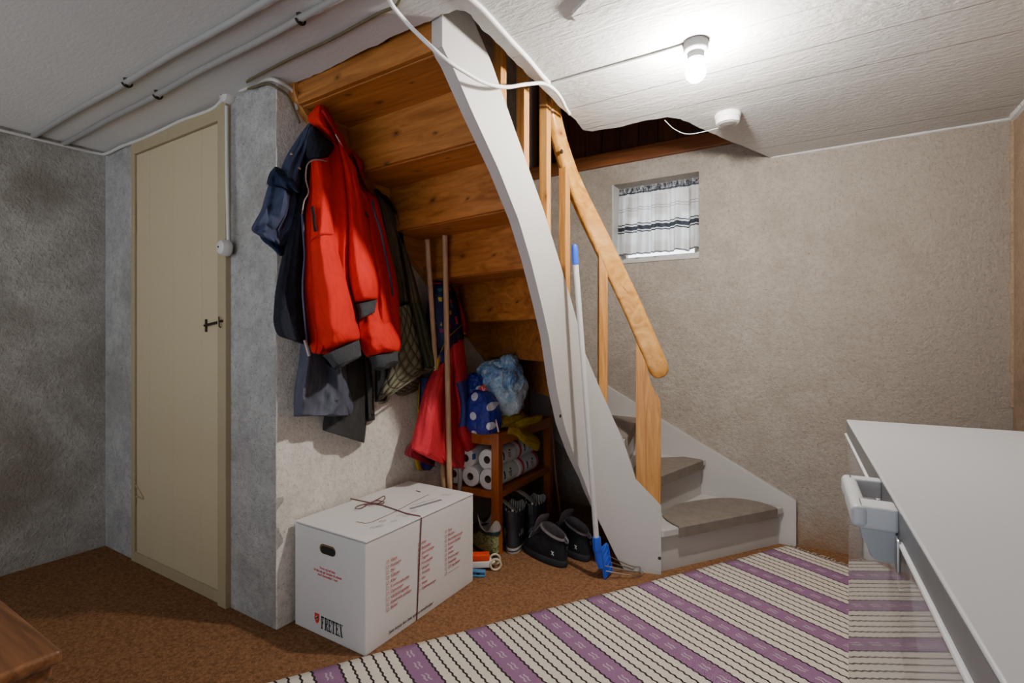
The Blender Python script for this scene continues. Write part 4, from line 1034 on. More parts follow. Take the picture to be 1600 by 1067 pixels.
# paper rolls
M['paper'] = plain('white tissue paper', srgb(224, 222, 218), 0.9, var=0.05, bump=0.2, bscale=120)
M['tube_card'] = plain('grey brown card tube', srgb(120, 104, 88), 0.9)
def m_wrap():
    t = NT('printed clear wrap'); vec = t.obj((1, 1, 1)); s = t.n('ShaderNodeSeparateXYZ', {'Vector': vec})
    n = t.noise(vec, 30, 2)
    pr = t.ramp(s.outputs['Y'], [(0, 0), (1, 0)])
    st = t.ramp(t.math('MULTIPLY_ADD', s.outputs['Y'], 4.2, 0.5), [(0.0, srgb(214, 212, 210)), (0.12, srgb(206, 84, 92)), (0.22, srgb(206, 84, 92)), (0.225, srgb(216, 214, 212)), (0.30, srgb(214, 216, 218)), (0.62, srgb(214, 216, 218)), (0.90, srgb(208, 96, 104)), (0.905, srgb(212, 210, 208))], 'CONSTANT')
    t.color(st).set(Roughness=0.25); t.bump(n, 0.4, 0.006); return t.m
M['wrap'] = m_wrap()
M['wrap_end'] = plain('red wrap end', srgb(206, 62, 74), 0.3, var=0.15, bump=0.3, bscale=40)
M['wrap_pale'] = plain('pale green printed wrap', srgb(206, 214, 208), 0.28, var=0.08, bump=0.3, bscale=40)
def make_roll(label, R=0.054, L=0.225):
    r = thing('paper_roll', label, 'paper roll', group=None)
    bm = bmesh.new(); n = 28
    prof = [(0.020, -L / 2), (R - 0.004, -L / 2), (R, -L / 2 + 0.005), (R, L / 2 - 0.005), (R - 0.004, L / 2), (0.020, L / 2)]
    bm_lathe(bm, prof, (0, 0, 0), n, (0, 1, 0), caps=False)
    from_bm('paper', bm, M['paper'], r, local=True)
    bm = bmesh.new(); bm_lathe(bm, [(0.0205, -L / 2 - 0.0005), (0.0185, -L / 2 - 0.0005), (0.0185, L / 2), (0.0205, L / 2)], (0, 0, 0), 20, (0, 1, 0), caps=False)
    from_bm('core', bm, M['tube_card'], r, local=True)
    return r
def copy_thing(src, label):
    c = src.copy(); COL.objects.link(c); c['label'] = label
    for ch in src.children:
        d = ch.copy(); COL.objects.link(d); d.parent = c; d.matrix_parent_inverse = ch.matrix_parent_inverse
    return c
rolls = [(0.095, -0.20, 0.374, 'wrapped paper roll on the lower shelf, front of the bottom row beside the leg', 1),
         (-0.015, -0.20, 0.374, 'white paper roll in the bottom row, middle one of the front ends', 0),
         (-0.122, -0.20, 0.374, 'white paper roll in the bottom row, nearest the wall and behind the sticks', 0),
         (0.095, 0.055, 0.374, 'red ended wrapped paper roll at the far end of the bottom row', 2),
         (-0.02, 0.05, 0.374, 'paper roll in the bottom row, hidden behind the middle front roll', 0),
         (0.080, -0.185, 0.470, 'wrapped paper roll with a red printed band, front of the top row', 3),
         (-0.045, -0.20, 0.468, 'white paper roll with blue tape, top row below the spotted bag', 0),
         (0.075, 0.06, 0.470, 'red ended wrapped paper roll at the far end of the top row', 2)]
base = make_roll('x')
for i, (x, y, z, lab, wr) in enumerate(rolls):
    r = base if i == 0 else copy_thing(base, lab)
    r['label'] = lab; r['group'] = 'paper rolls on the lower shelf'
    r.location = sl(x, y, z + 0.002); r.rotation_euler = (0, 0, TSH)
    ROOT[r.name] = (Matrix.Translation(r.location) @ Matrix.Rotation(TSH, 4, 'Z')).inverted()
    if i == 6: box('tape', (0.012, 0.02, 0.03), (0.048, -0.105, 0.012), plain('blue tape', srgb(50, 90, 160), 0.5), r, 0.002, local=True)
for (x, y, z, lab, wr), r in zip(rolls, [o for o in COL.objects if o.name.startswith('paper_roll')]):
    pass
rl = [o for o in COL.objects if o.name.startswith('paper_roll') and o.parent is None]
for r in rl:
    k = [q for q in rolls if q[3] == r['label']][0][4]
    if k:
        bm = bmesh.new(); bm_lathe(bm, [(0.0548, -0.112), (0.0556, -0.10), (0.0556, 0.10), (0.0548, 0.112)], (0, 0, 0), 28, (0, 1, 0), caps=False)
        from_bm('wrapper', bm, {1: M['wrap_pale'], 2: M['wrap'], 3: M['wrap']}[k], r, local=True)
        if k == 2:
            bm = bmesh.new(); bm_lathe(bm, [(0.0565, 0.085), (0.0565, 0.106), (0.045, 0.116), (0.015, 0.118)], (0, 0, 0), 28, (0, 1, 0), caps=True)
            from_bm('wrapper_end', bm, M['wrap_end'], r, local=True)
        # small dark print blocks on the wrapper, on the side facing the room
        bm = bmesh.new()
        for a0, y0, w_, h_ in ((12, -0.03, 0.012, 0.02), (24, -0.03, 0.010, 0.014), (-6, -0.03, 0.012, 0.012), (16, 0.03, 0.03, 0.004), (8, 0.03, 0.03, 0.003), (0, 0.03, 0.03, 0.003), (-8, 0.035, 0.02, 0.003), (30, 0.04, 0.014, 0.010)):
            a = math.radians(a0); bm_box(bm, (0.0008, w_, h_), (0.0558 * math.cos(a), y0, 0.0558 * math.sin(a)), 0, Matrix.Rotation(-a, 4, 'Y'))
        from_bm('wrapper_print', bm, M['ink_black'], r, local=True)

# ---- bags and the yellow oilskin on the table
def blob(name, c, rad, mat, parent, amp=0.06, freq=4, seed=0, sq=1.0, flat=None, n=72, m=48, shape=None):
    V, Fc, UV = [], [], []
    for j in range(m + 1):
        ph = PI * j / m
        for i in range(n):
            th = 2 * PI * i / n
            d = Vector((math.sin(ph) * math.cos(th), math.sin(ph) * math.sin(th), math.cos(ph)))
            q = Vector([math.copysign(abs(x) ** sq, x) for x in d])
            k = 1 + amp * noise.noise(d * freq + Vector((seed, 0, 0))) - amp * 0.9 * abs(noise.noise(d * freq * 1.6 + Vector((0, seed, 0)))) - amp * 0.45 * abs(noise.noise(d * freq * 3.7 + Vector((0, 0, seed)))) + amp * 0.3
            p = Vector((q.x * rad[0], q.y * rad[1], q.z * rad[2])) * k
            if shape: p = shape(p, d)
            p = p + Vector(c)
            if flat is not None and p.z < flat: p.z = flat + 0.002 * noise.noise(d * 9)
            V.append(p); UV.append((i / n, j / m))
    for j in range(m):
        for i in range(n): Fc.append([j * n + i, j * n + (i + 1) % n, (j + 1) * n + (i + 1) % n, (j + 1) * n + i])
    return mesh(name, V, Fc, mat, parent, True, UV)
def m_bag():
    t = NT('thin pale blue plastic'); vec = t.obj()
    n = t.noise(vec, 5, 4, 0.6, 1.0); cr = t.noise(vec, 26, 5, 0.7, 2.0)
    z = t.n('ShaderNodeSeparateXYZ', {'Vector': vec}).outputs['Z']
    f = t.math('ADD', t.math('MULTIPLY', z, 2.6), t.math('MULTIPLY_ADD', n, 1.2, -0.66))
    col = t.ramp(f, [(0.10, srgb(188, 204, 212)), (0.42, srgb(158, 188, 208)), (0.68, srgb(94, 142, 190)), (0.92, srgb(130, 166, 198))])
    col = t.mix(t.ramp(cr, [(0.5, 0), (0.62, 0.6)]), col, srgb(214, 222, 226))
    t.color(col).set(Roughness=0.16); t.bump(t.noise(vec, 11, 3, 0.5, 1.2), 0.8, 0.05); return t.m
M['bag'] = m_bag()
def m_dots():
    t = NT('blue plastic with white dots'); s = t.n('ShaderNodeSeparateXYZ', {'Vector': t.obj()})
    a, b = t.math('MULTIPLY', t.math('ADD', s.outputs['X'], t.math('MULTIPLY', s.outputs['Y'], 0.35)), 10.5), t.math('MULTIPLY', s.outputs['Z'], 10.5)
    b2 = t.math('ADD', b, t.math('MULTIPLY', t.math('FLOOR', a), 0.5))
    fa, fb = t.math('SUBTRACT', t.math('FRACT', a), 0.5), t.math('SUBTRACT', t.math('FRACT', b2), 0.5)
    d = t.math('SQRT', t.math('ADD', t.math('MULTIPLY', fa, fa), t.math('MULTIPLY', fb, fb)))
    t.color(t.mix(t.ramp(d, [(0.20, 1), (0.22, 0)]), srgb(28, 44, 140), srgb(200, 206, 222))).set(Roughness=0.2)
    t.bump(t.noise(t.obj(), 16, 5, 0.6, 1.5), 0.7, 0.03); return t.m
M['dots'] = m_dots()
bagc = atD(780, 606, 2.80)
bg = thing('plastic_bag', 'pale blue crumpled plastic bag, stuffed full, lying on the side table', 'bag', (bagc.x, bagc.y, SHT))
blob('bag_body', bagc, (0.150, 0.135, 0.155), M['bag'], bg, 0.17, 1.9, 3, 0.88)
tuft = atD(795, 566, 2.74)
blob('bag_neck', tuft, (0.055, 0.05, 0.042), M['bag'], bg, 0.35, 3, 5, 1.0, n=24, m=16)
def patch(name, px, t, mat, parent, th=0.004):
    P = [atD(u, v, t - 0.05) for u, v in px]
    return prism(name, P, (-0.02, 0.028, 0), mat, parent)
patch('red_mark', [(756, 601), (761, 609), (755, 614), (748, 607)], 2.668, M['logo_red'], bg)
patch('white_stroke', [(752.5, 604), (754, 605), (755.5, 609.5), (757.5, 606), (758.5, 607), (756, 611.5), (754.5, 611)], 2.660, M['mark_white'], bg)
dg = thing('spotted_bag', 'dark blue plastic bag with white spots at the front corner of the side table', 'bag', onZ(757, 677, SHT))
dc = atD(757, 646, 2.62)
def dshape(p, d):
    k = 1.0 - 0.18 * max(0, p.z) / 0.11
    return Vector((p.x * k - 0.02 * max(0, p.z) / 0.11, p.y * k, p.z))
blob('bag_body', dc, (0.078, 0.082, 0.118), M['dots'], dg, 0.08, 2.5, 9, 0.62, flat=SHT + 0.004, shape=dshape)
tube('white_seam', smooth_pts([atD(u, v, t) for u, v, t in [(762, 627, 2.60), (769, 633, 2.585), (771, 645, 2.575), (775, 658, 2.57), (778, 670, 2.57), (779, 675, 2.57)]], 4), 0.004, M['mark_white'], dg, 6)
dg2 = thing('spotted_bag', 'small piece of blue spotted plastic bag leaning between the rain jacket and pale blue bag', 'bag', atD(742, 620, 2.75))
blob('bag_body', atD(743, 608, 2.72), (0.05, 0.05, 0.085), M['dots'], dg2, 0.12, 3, 13, 0.8)
ys = thing('oilskin', 'folded yellow oilskin hanging over the side table edge beneath the pale blue bag', 'rainwear', onX(800, 672, -1.42))
blob('rolled_cloth', sl(0.095, -0.10, SHT + 0.035), (0.072, 0.16, 0.040), M['yellow'], ys, 0.16, 3, 17, 0.85, flat=SHT + 0.004)
pillow('upper_fold', [((806, 656), (803, 676)), ((818, 652), (814, 672)), ((830, 650), (826, 665)), ((842, 647), (840, 661)), ((848, 648), (847, 655))], [-1.44, -1.42, -1.40], [-1.40, -1.385, -1.375], M['yellow'], ys, nu=14, nv=20, fold=0.006, seed=95)
pillow('lower_fold', [((797, 662), (792, 679)), ((812, 662), (806, 682)), ((818, 672), (813, 689)), ((830, 677), (825, 697)), ((841, 684), (838, 705)), ((844, 692), (843, 702))], [-1.43, -1.41, -1.395], [-1.395, -1.38, -1.375], M['yellow'], ys, nu=14, nv=20, fold=0.006, seed=97)
lathe('snap_button', [(0.005, -0.002), (0.005, 0.003), (0.002, 0.004)], onX(805, 667, -1.378), M['steel'], ys, 10, axis=(1, -0.3, 0))

# ================================================================== poles and sticks
tag(tube('broom_stick', [Vector((-1.605, 2.035, 0.0)), lerp(Vector((-1.605, 2.035, 0.0)), onX(695, 368, -1.525), 0.5), onX(695, 368, -1.525)], [0.0135, 0.0135, 0.0125], M['stick'], None, 12), 'straight worn wooden broom stick leaning against the stair underside before the rain jacket', 'stick')
tag(tube('broom_stick', [Vector((-1.665, 2.085, 0.0)), lerp(Vector((-1.665, 2.085, 0.0)), onX(667.5, 374, -1.62), 0.5), onX(667.5, 374, -1.62)], [0.011, 0.012, 0.0125], M['stick'], None, 12), 'second wooden broom stick, half hidden behind the rain jacket and nearer the wall', 'stick')
tag(tube('metal_tube', [Vector((-1.625, 2.115, 0.0)), onX(719, 742, -1.655), onX(717, 722, -1.665)], 0.0125, plain('grey metal', srgb(176, 174, 172), 0.35, 0.3), None, 12), 'short pale grey tube standing beside the broom stick between box and side table', 'tube')
tag(tube('thin_rod', [Vector((-1.345, 2.775, 0.0)), onX(868, 740, -1.40), Vector((-1.50, 2.90, 0.93))], [0.008, 0.007, 0.006], M['rod'], None, 8), 'thin brown wooden rod leaning in the dark under the stairs', 'rod')

# ---- pole tool with blue head and wire loops
M['blue_pl'] = plain('blue plastic', srgb(36, 84, 204), 0.4, var=0.15)
M['pole_white'] = plain('white painted pole', srgb(204, 202, 200), 0.35, var=0.04)
tool = thing('pole_tool', 'long white pole tool with blue plate and wire loops leaning on the stair string', 'tool', (-0.88, 2.24, 0))
pb0 = atD(932, 842, 2.335); pt0 = atD(899.5, 412, 2.245); pt1 = atD(897.5, 382, 2.238)
tube('pole', [pb0, lerp(pb0, pt0, .5), pt0], 0.0125, M['pole_white'], tool, 14)
tube('grip', [lerp(pt0, pt1, -0.05), lerp(pt0, pt1, 0.8), pt1], [0.0145, 0.0145, 0.010], M['blue_pl'], tool, 14)
ax = (pb0 - pt0).normalized()
bm = bmesh.new()
bm_tube(bm, [pb0 - ax * 0.01, pb0 + ax * 0.002, pb0 + ax * 0.045, pb0 + ax * 0.055], [0.019, 0.021, 0.021, 0.018], 8)
bm_tube(bm, [pb0 + ax * 0.05, pb0 + ax * 0.10 + Vector((0.004, 0, 0)), pb0 + ax * 0.135 + Vector((0.012, 0, 0))], [0.017, 0.016, 0.013], 10)
from_bm('socket', bm, M['blue_pl'], tool, autosmooth=30)
# plate: corners surveyed on the photograph, standing on the carpet
pc = [atD(938, 858, 2.345), atD(949, 848, 2.40), atD(957, 893, 2.385), atD(946, 905, 2.335)]
pc[3].z = max(pc[3].z, 0.003); 
nrm = (pc[1] - pc[0]).cross(pc[3] - pc[0]).normalized()
if nrm.dot(Vector((1, 0, 0))) < 0: nrm = -nrm
prism('plate', pc, -nrm * 0.010, M['blue_pl'], tool, bevel=0.0015)
def on_plate(a, b): return lerp(lerp(pc[0], pc[1], a), lerp(pc[3], pc[2], a), b)
bm = bmesh.new()
for a in (0.06, 0.94): bm_tube(bm, [on_plate(a, 0.03) + nrm * 0.003, on_plate(a, 0.97) + nrm * 0.003], 0.003, 6)
for b_ in (0.1, 0.3, 0.5, 0.7, 0.9): bm_tube(bm, [on_plate(0.15, b_ + 0.05) + nrm * 0.002, on_plate(0.85, b_ - 0.08) + nrm * 0.002], 0.0025, 6)
from_bm('plate_ribs', bm, M['blue_pl'], tool)
for (a0, b0), (a1, b1), mid in (((0.85, 0.42), (0.15, 0.58), [(985, 884, 2.41), (997, 884, 2.41), (1001, 889, 2.39), (997, 893.5, 2.36), (985, 892, 2.34)]), ((0.85, 0.62), (0.15, 0.76), [(990, 890, 2.42), (1003, 893, 2.41), (1004.5, 897, 2.385), (999, 901, 2.36), (987, 899, 2.345)])):
    P = [on_plate(a0, b0)] + [atD(*m) for m in mid] + [on_plate(a1, b1)]
    for p in P: p.z = max(p.z, 0.006)
    tube('wire_loop', smooth_pts(P, 5), 0.0024, M['steel'], tool, 6)

# ================================================================== footwear
M['blk_suede'] = fabric('black suede', srgb(34, 34, 38), 0.95, 0.4, wr=0.4)
M['blk_leather'] = plain('black leather', srgb(52, 54, 60), 0.5, var=0.3, bump=0.15, bscale=60)
M['sole_dark'] = plain('dark rubber sole', srgb(36, 40, 46), 0.8, var=0.2)
M['sole_white'] = plain('off white rubber sole', srgb(176, 170, 162), 0.7, var=0.1)
M['lining'] = fabric('grey boot lining', srgb(110, 102, 104), 0.95, 0.25, wr=0.3)
M['felt'] = fabric('grey felt liner', srgb(164, 160, 152), 1.0, 0.2, wr=0.3)
M['lace'] = plain('grey reflective lace', srgb(110, 112, 116), 0.6, var=0.3)
def m_camo():
    t = NT('green leaf camouflage rubber'); vec = t.obj()
    v = t.noise(vec, 42, 4, 0.7, 1.5)
    t.color(t.ramp(v, [(0.3, srgb(34, 46, 32)), (0.42, srgb(70, 92, 54)), (0.5, srgb(126, 132, 84)), (0.6, srgb(170, 164, 120)), (0.7, srgb(84, 100, 66))])).set(Roughness=0.5); return t.m
M['camo'] = m_camo()
M['dk_teal'] = plain('dark teal binding', srgb(22, 52, 48), 0.6)
def boot_ring(z, y0, y1, w, n=32, toe=0.55):
    """closed outline at height z from heel y0 to toe y1, half width w"""
    P = []; c = (y0 + y1) / 2; L = (y1 - y0) / 2
    for k in range(n):
        a = 2 * PI * k / n; s, cc = math.sin(a), math.cos(a)
        yy = math.copysign(abs(s) ** 0.8, s); xx = math.copysign(abs(cc) ** 0.8, cc)
        ww = w * (1 - 0.18 * max(0, -yy)) * (1 + 0.06 * max(0, yy))
        P.append(Vector((xx * ww, c + yy * L, z)))
    return P
def loft(name, rings, mat, parent, cap0=True, cap1=True):
    bm = bmesh.new(); R = [[bm.verts.new(p) for p in r] for r in rings]; n = len(R[0])
    for a, b in zip(R, R[1:]):
        for k in range(n): bm.faces.new([a[k], a[(k + 1) % n], b[(k + 1) % n], b[k]])
    if cap0: bm.faces.new(R[0][::-1])
    if cap1: bm.faces.new(R[-1])
    return from_bm(name, bm, mat, parent, True, True, autosmooth=55)
def tilt(r, slope, zref=None):
    """raise ring points towards the toe"""
    out = []
    for p in r: out.append(Vector((p.x, p.y, p.z + slope * p.y)))
    return out
def hiking_boot(label):
    b = thing('hiking_boot', label, 'boot')
    L0, L1 = -0.11, 0.175
    loft('sole', [boot_ring(0.0, L0 + .008, L1 - .012, 0.044), boot_ring(0.006, L0, L1, 0.048), boot_ring(0.024, L0 - .003, L1 + .003, 0.049), boot_ring(0.034, L0 + .002, L1, 0.046)], M['sole_dark'], b)
    up = [boot_ring(0.028, L0 + .002, L1 - .002, 0.045), boot_ring(0.045, L0 - .001, L1 - .004, 0.047), boot_ring(0.065, L0 + .002, L1 - .022, 0.046), boot_ring(0.085, L0 + .008, 0.115, 0.043), boot_ring(0.105, L0 + .012, 0.075, 0.041), boot_ring(0.125, L0 + .010, 0.052, 0.040)]
    top = tilt(boot_ring(0.150, L0 + .004, 0.048, 0.041), 0.25)
    up += [top]
    loft('upper', up, M['blk_suede'], b, True, False)
    col = [tilt(boot_ring(0.1485, L0 + .002, 0.050, 0.043), 0.25), tilt(boot_ring(0.157, L0 + .006, 0.048, 0.039), 0.25), tilt(boot_ring(0.154, L0 + .014, 0.040, 0.032), 0.25), tilt(boot_ring(0.11, L0 + .022, 0.040, 0.028), 0.1), boot_ring(0.05, L0 + .026, 0.05, 0.026)]
    loft('collar_lining', col, M['lining'], b, False, True)
    # tongue
    T = []
    for k in range(9):
        t = k / 8; z = 0.085 + 0.115 * t; y = 0.108 - 0.068 * t; w = 0.028 + 0.014 * t - 0.010 * max(0, t - .85) * 6
        T.append((y, z, w))
    bm = bmesh.new(); rows = []
    for y, z, w in T:
        rows.append([bm.verts.new((w * math.cos(a), y - 0.006 * math.sin(a) * 0 + 0.007 * math.sin(a), z + 0.005 * math.sin(a))) for a in [2 * PI * q / 12 for q in range(12)]])
    for a, c in zip(rows, rows[1:]):
        for q in range(12): bm.faces.new([a[q], a[(q + 1) % 12], c[(q + 1) % 12], c[q]])
    bm.faces.new(rows[0][::-1]); bm.faces.new(rows[-1])
    tg = from_bm('tongue', bm, M['lining'], b, True, True)
    box('tongue_label', (0.018, 0.002, 0.026), (0, 0.047, 0.178), M['paper'], tg, 0.0005, Matrix.Rotation(0.45, 4, 'X'), local=True)
    bm = bmesh.new()
    for k in range(5):
        y = 0.118 - 0.016 * k; z = 0.088 + 0.016 * k; s = 1 if k % 2 else -1
        bm_tube(bm, [(-0.026, y - .004, z - .004), (0, y + .006, z + .006 + .002), (0.026, y - .012, z + .004)], 0.0024, 6)
        bm_tube(bm, [(0.026, y - .004, z - .004), (0, y + .008, z + .008), (-0.026, y - .012, z + .004)], 0.0024, 6)
    for s in (1, -1):
        bm_tube(bm, smooth_pts([(0.004 * s, 0.085, 0.132), (0.026 * s, 0.100, 0.128), (0.034 * s, 0.112, 0.108), (0.022 * s, 0.108, 0.112), (0.006 * s, 0.088, 0.13)], 4), 0.0020, 6)
        bm_tube(bm, smooth_pts([(0.004 * s, 0.085, 0.132), (0.03 * s, 0.095, 0.115), (0.044 * s, 0.1, 0.085)], 4), 0.0020, 6)
    from_bm('laces', bm, M['lace'], b, True, True)
    tube('heel_loop', smooth_pts([(0, L0 + .006, 0.118), (0, L0 - .010, 0.116), (0, L0 - .014, 0.124), (0, L0 - .008, 0.134), (0, L0 + .006, 0.136)], 4), 0.0042, M['lace'], b, 8, local=True)
    for s in (1, -1):
        bm = bmesh.new(); x = s * 0.0445
        for d in (1, -1): bm_box(bm, (0.002, 0.022, 0.004), (x, -0.068, 0.066), 0.0008, Matrix.Rotation(d * math.radians(50), 4, 'X'))
        from_bm('side_mark', bm, M['paper'], b, True, True)
    return b
def place(o, p, heading):
    """heading: direction of the toe in plan"""
    rz = math.atan2(-heading.x, heading.y)
    o.location = (p.x, p.y, 0); o.rotation_euler = (0, 0, rz)
toe, heel = onZ(815, 880, 0), onZ(884, 893, 0)
hd = Vector((-0.94, 0.34, 0)).normalized()
b1 = hiking_boot('black suede hiking boot with grey lining, front one of the pair by the side table')
place(b1, heel + hd * 0.125 + Vector((-0.005, 0.03, 0)), hd)
b2 = copy_thing(b1, 'black suede hiking boot standing just behind its twin, heel towards the stair string')
for ch in list(b2.children):
    for g in [c for c in b1.children if c.name.split('.')[0] == ch.name.split('.')[0]][:1]:
        for gg in g.children:
            q = gg.copy(); COL.objects.link(q); q.parent = ch
place(b2, heel + hd * 0.10 + Vector((0.045, 0.165, 0)), (hd + Vector((0, 0.10, 0))).normalized())
for o in (b1, b2): o['group'] = 'black hiking boots'; o.scale = (1.08, 1.04, 1.06)
def ankle_boot(label):
    b = thing('ankle_boot', label, 'boot')
    L0, L1 = -0.105, 0.17
    loft('sole', [boot_ring(0.0, L0, L1, 0.045), boot_ring(0.004, L0 - .003, L1 + .003, 0.047), boot_ring(0.026, L0 - .003, L1 + .003, 0.047), boot_ring(0.028, L0, L1, 0.045)], M['sole_white'], b)
    loft('sole_line', [boot_ring(0.013, L0 - .004, L1 + .004, 0.048), boot_ring(0.018, L0 - .004, L1 + .004, 0.048)], M['sole_dark'], b, False, False)
    up = [boot_ring(0.026, L0, L1, 0.045), boot_ring(0.05, L0 - .002, L1 - .004, 0.046), boot_ring(0.075, L0, L1 - .03, 0.045), boot_ring(0.095, L0 + .002, 0.09, 0.044), boot_ring(0.13, L0 + .004, 0.058, 0.044), boot_ring(0.175, L0, 0.056, 0.048), boot_ring(0.205, L0 - .004, 0.060, 0.051)]
    loft('shaft', up, M['blk_leather'], b, True, False)
    # scalloped striped lining peeping over the rim
    rim = boot_ring(0.20, L0, 0.056, 0.047, 48); R = []
    for dz, k in ((0, 1), (0.012, 1.02), (0.010, 0.94), (-0.12, 0.9)):
        c = Vector((0, (L0 + .056) / 2, 0))
        R.append([Vector(((p.x) * k, c.y + (p.y - c.y) * k, p.z + dz + (0.006 * math.sin(i * 0.9) if 0 < dz else 0))) for i, p in enumerate(rim)])
    loft('striped_lining', R, M['stripe'], b, False, True)
    bm = bmesh.new(); bm_box(bm, (0.024, 0.006, 0.05), (0, L0 - 0.006, 0.185), 0.002)
    from_bm('pull_tab', bm, M['blk_leather'], b, True, True)
    for s in (1, -1):
        box('elastic', (0.004, 0.05, 0.09), (s * 0.0455, -0.02, 0.15), M['trim_black'], b, 0.001, local=True)
    bm = bmesh.new(); rows = []
    for k in range(13):
        t = k / 12; x_ = 0.03 - 0.06 * t - 0.07 * t * t; z = 0.14 + 0.145 * t - 0.03 * t * t; w = 0.016 + 0.012 * t - 0.02 * max(0, t - .8) * 2
        rows.append([bm.verts.new((x_ + 0.003 * math.sin(a), -0.03 + w * math.cos(a), z + 0.003 * math.sin(a))) for a in [2 * PI * q / 10 for q in range(10)]])
    for a, c in zip(rows, rows[1:]):
        for q in range(10): bm.faces.new([a[q], a[(q + 1) % 10], c[(q + 1) % 10], c[q]])
    bm.faces.new(rows[0][::-1]); bm.faces.new(rows[-1])
    from_bm('insole', bm, M['felt'], b, True, True)
    return b
def m_stripe():
    t = NT('black and white striped lining'); s = t.n('ShaderNodeSeparateXYZ', {'Vector': t.obj()})
    a = t.n('ShaderNodeMath', {0: s.outputs['Y'], 1: s.outputs['X']}, operation='ARCTAN2').outputs[0]
    w = t.math('SINE', t.math('MULTIPLY', a, 36))
    t.color(t.ramp(t.math('MULTIPLY_ADD', w, 0.5, 0.5), [(0.45, srgb(34, 34, 36)), (0.55, srgb(205, 203, 198))])).set(Roughness=0.9); return t.m
M['stripe'] = m_stripe()
a1 = ankle_boot('black ankle boot with white sole and striped rim, just behind the side table leg')
place(a1, Vector((-1.40, 2.33, 0)), Vector((-0.35, 0.94, 0)))
a2 = copy_thing(a1, 'black ankle boot with white sole and striped rim, farther from the side table leg')
place(a2, Vector((-1.355, 2.48, 0)), Vector((-0.25, 0.97, 0)))
for o in (a1, a2): o.scale = (1.14, 1.1, 1.06)
for o in (a1, a2): o['group'] = 'black ankle boots'
def garden_boot(label):
    b = thing('garden_boot', label, 'boot')
    L0, L1 = -0.09, 0.14
    loft('sole', [boot_ring(0.0, L0, L1, 0.042), boot_ring(0.018, L0 - .002, L1 + .002, 0.044), boot_ring(0.022, L0, L1, 0.042)], M['sole_dark'], b)
    loft('shell', [boot_ring(0.02, L0, L1, 0.042), boot_ring(0.05, L0, L1 - .005, 0.044), boot_ring(0.075, L0 + .003, 0.10, 0.043), boot_ring(0.10, L0 + .004, 0.055, 0.043), boot_ring(0.125, L0, 0.05, 0.045)], M['camo'], b, True, False)
    loft('rim_band', [boot_ring(0.112, L0 - .002, 0.052, 0.0462), boot_ring(0.130, L0 - .003, 0.053, 0.0468), boot_ring(0.130, L0 + .004, 0.046, 0.041), boot_ring(0.110, L0 + .006, 0.044, 0.039)], M['dk_teal'], b, False, False)
    R = []
    rim = boot_ring(0.115, L0 + .004, 0.046, 0.041, 48)
    for dz, k in ((0, 1), (0.035, 1.12), (0.062, 1.22), (0.058, 1.14), (0.0, 0.92), (-0.06, 0.85)):
        c = Vector((0, (L0 + .05) / 2, 0))
        R.append([Vector((p.x * k, c.y + (p.y - c.y) * k, p.z + dz * (0.75 + 0.5 * math.sin(i / 48 * 2 * PI * 3 + 0.6)) if dz > 0 else p.z + dz)) for i, p in enumerate(rim)])
    loft('felt_liner', R, M['felt'], b, False, True)
    return b
g1 = garden_boot('green camouflage rubber boot with grey felt liner, between moving box and side table leg')
place(g1, Vector((-1.485, 2.19, 0)), Vector((-0.9, 0.42, 0)))
g2 = copy_thing(g1, 'green camouflage rubber boot mostly hidden behind the side table leg')
place(g2, Vector((-1.475, 2.345, 0)), Vector((-0.8, 0.6, 0)))
for o in (g1, g2): o['group'] = 'green camouflage boots'

# ---- small bits by the box
fl = onZ(745, 889, 0); fr = onZ(768, 888, 0)
tl = thing('wheeled_toy', 'orange and white toy trailer with a ring wheel, poking out behind the moving box', 'toy', (fr.x, fr.y, 0))
dv = (fl - fr); dv.z = 0; dv.normalize(); rz = math.atan2(dv.y, dv.x)
RT = Matrix.Rotation(rz, 4, 'Z')
box('chassis', (0.22, 0.05, 0.030), fr + dv * 0.11 + Vector((0, 0.0, 0.029)), M['white_plastic'], tl, 0.004, RT)
box('bed', (0.21, 0.045, 0.032), fr + dv * 0.115 + Vector((0, 0, 0.060)), plain('orange red plastic', srgb(226, 72, 36), 0.35, var=0.06), tl, 0.005, RT)
side = Vector((-dv.y, dv.x, 0))
for off in (0.028, -0.028):
    c = fr - dv * 0.018 + side * off + Vector((0, 0, 0.0305))
    tube('ring_wheel', [c + (dv * math.cos(a) + Vector((0, 0, 1)) * math.sin(a)) * 0.0255 for a in [2 * PI * k / 24 for k in range(24)]], 0.005, plain('cream plastic', srgb(206, 192, 160), 0.5), tl, 8, closed=True)
tube('axle', [fr - dv * 0.018 + side * 0.034 + Vector((0, 0, 0.0305)), fr - dv * 0.018 - side * 0.034 + Vector((0, 0, 0.0305))], 0.005, M['steel'], tl, 8)
tube('drawbar', [fr + dv * 0.0 + Vector((0, 0, 0.03)), fr - dv * 0.018 + Vector((0, 0, 0.0305))], 0.006, M['white_plastic'], tl, 8)
cp_ = onZ(744, 905, 0)
cl = thing('plastic_clip', 'small blue plastic clip on the carpet at the far corner of the moving box', 'clip', (cp_.x, cp_.y, 0))
bc = cp_ + Vector((-0.01, 0.03, 0))
M['clip_blue'] = plain('sky blue plastic', srgb(70, 130, 176), 0.4)
box('jaw', (0.07, 0.030, 0.010), bc + Vector((-0.0, 0, 0.006)), M['clip_blue'], cl, 0.004, Matrix.Rotation(0.5, 4, 'Z'))
box('jaw', (0.07, 0.026, 0.010), bc + Vector((-0.0, 0, 0.024)), M['clip_blue'], cl, 0.004, Matrix.Rotation(0.5, 4, 'Z') @ Matrix.Rotation(0.06, 4, 'Y'))
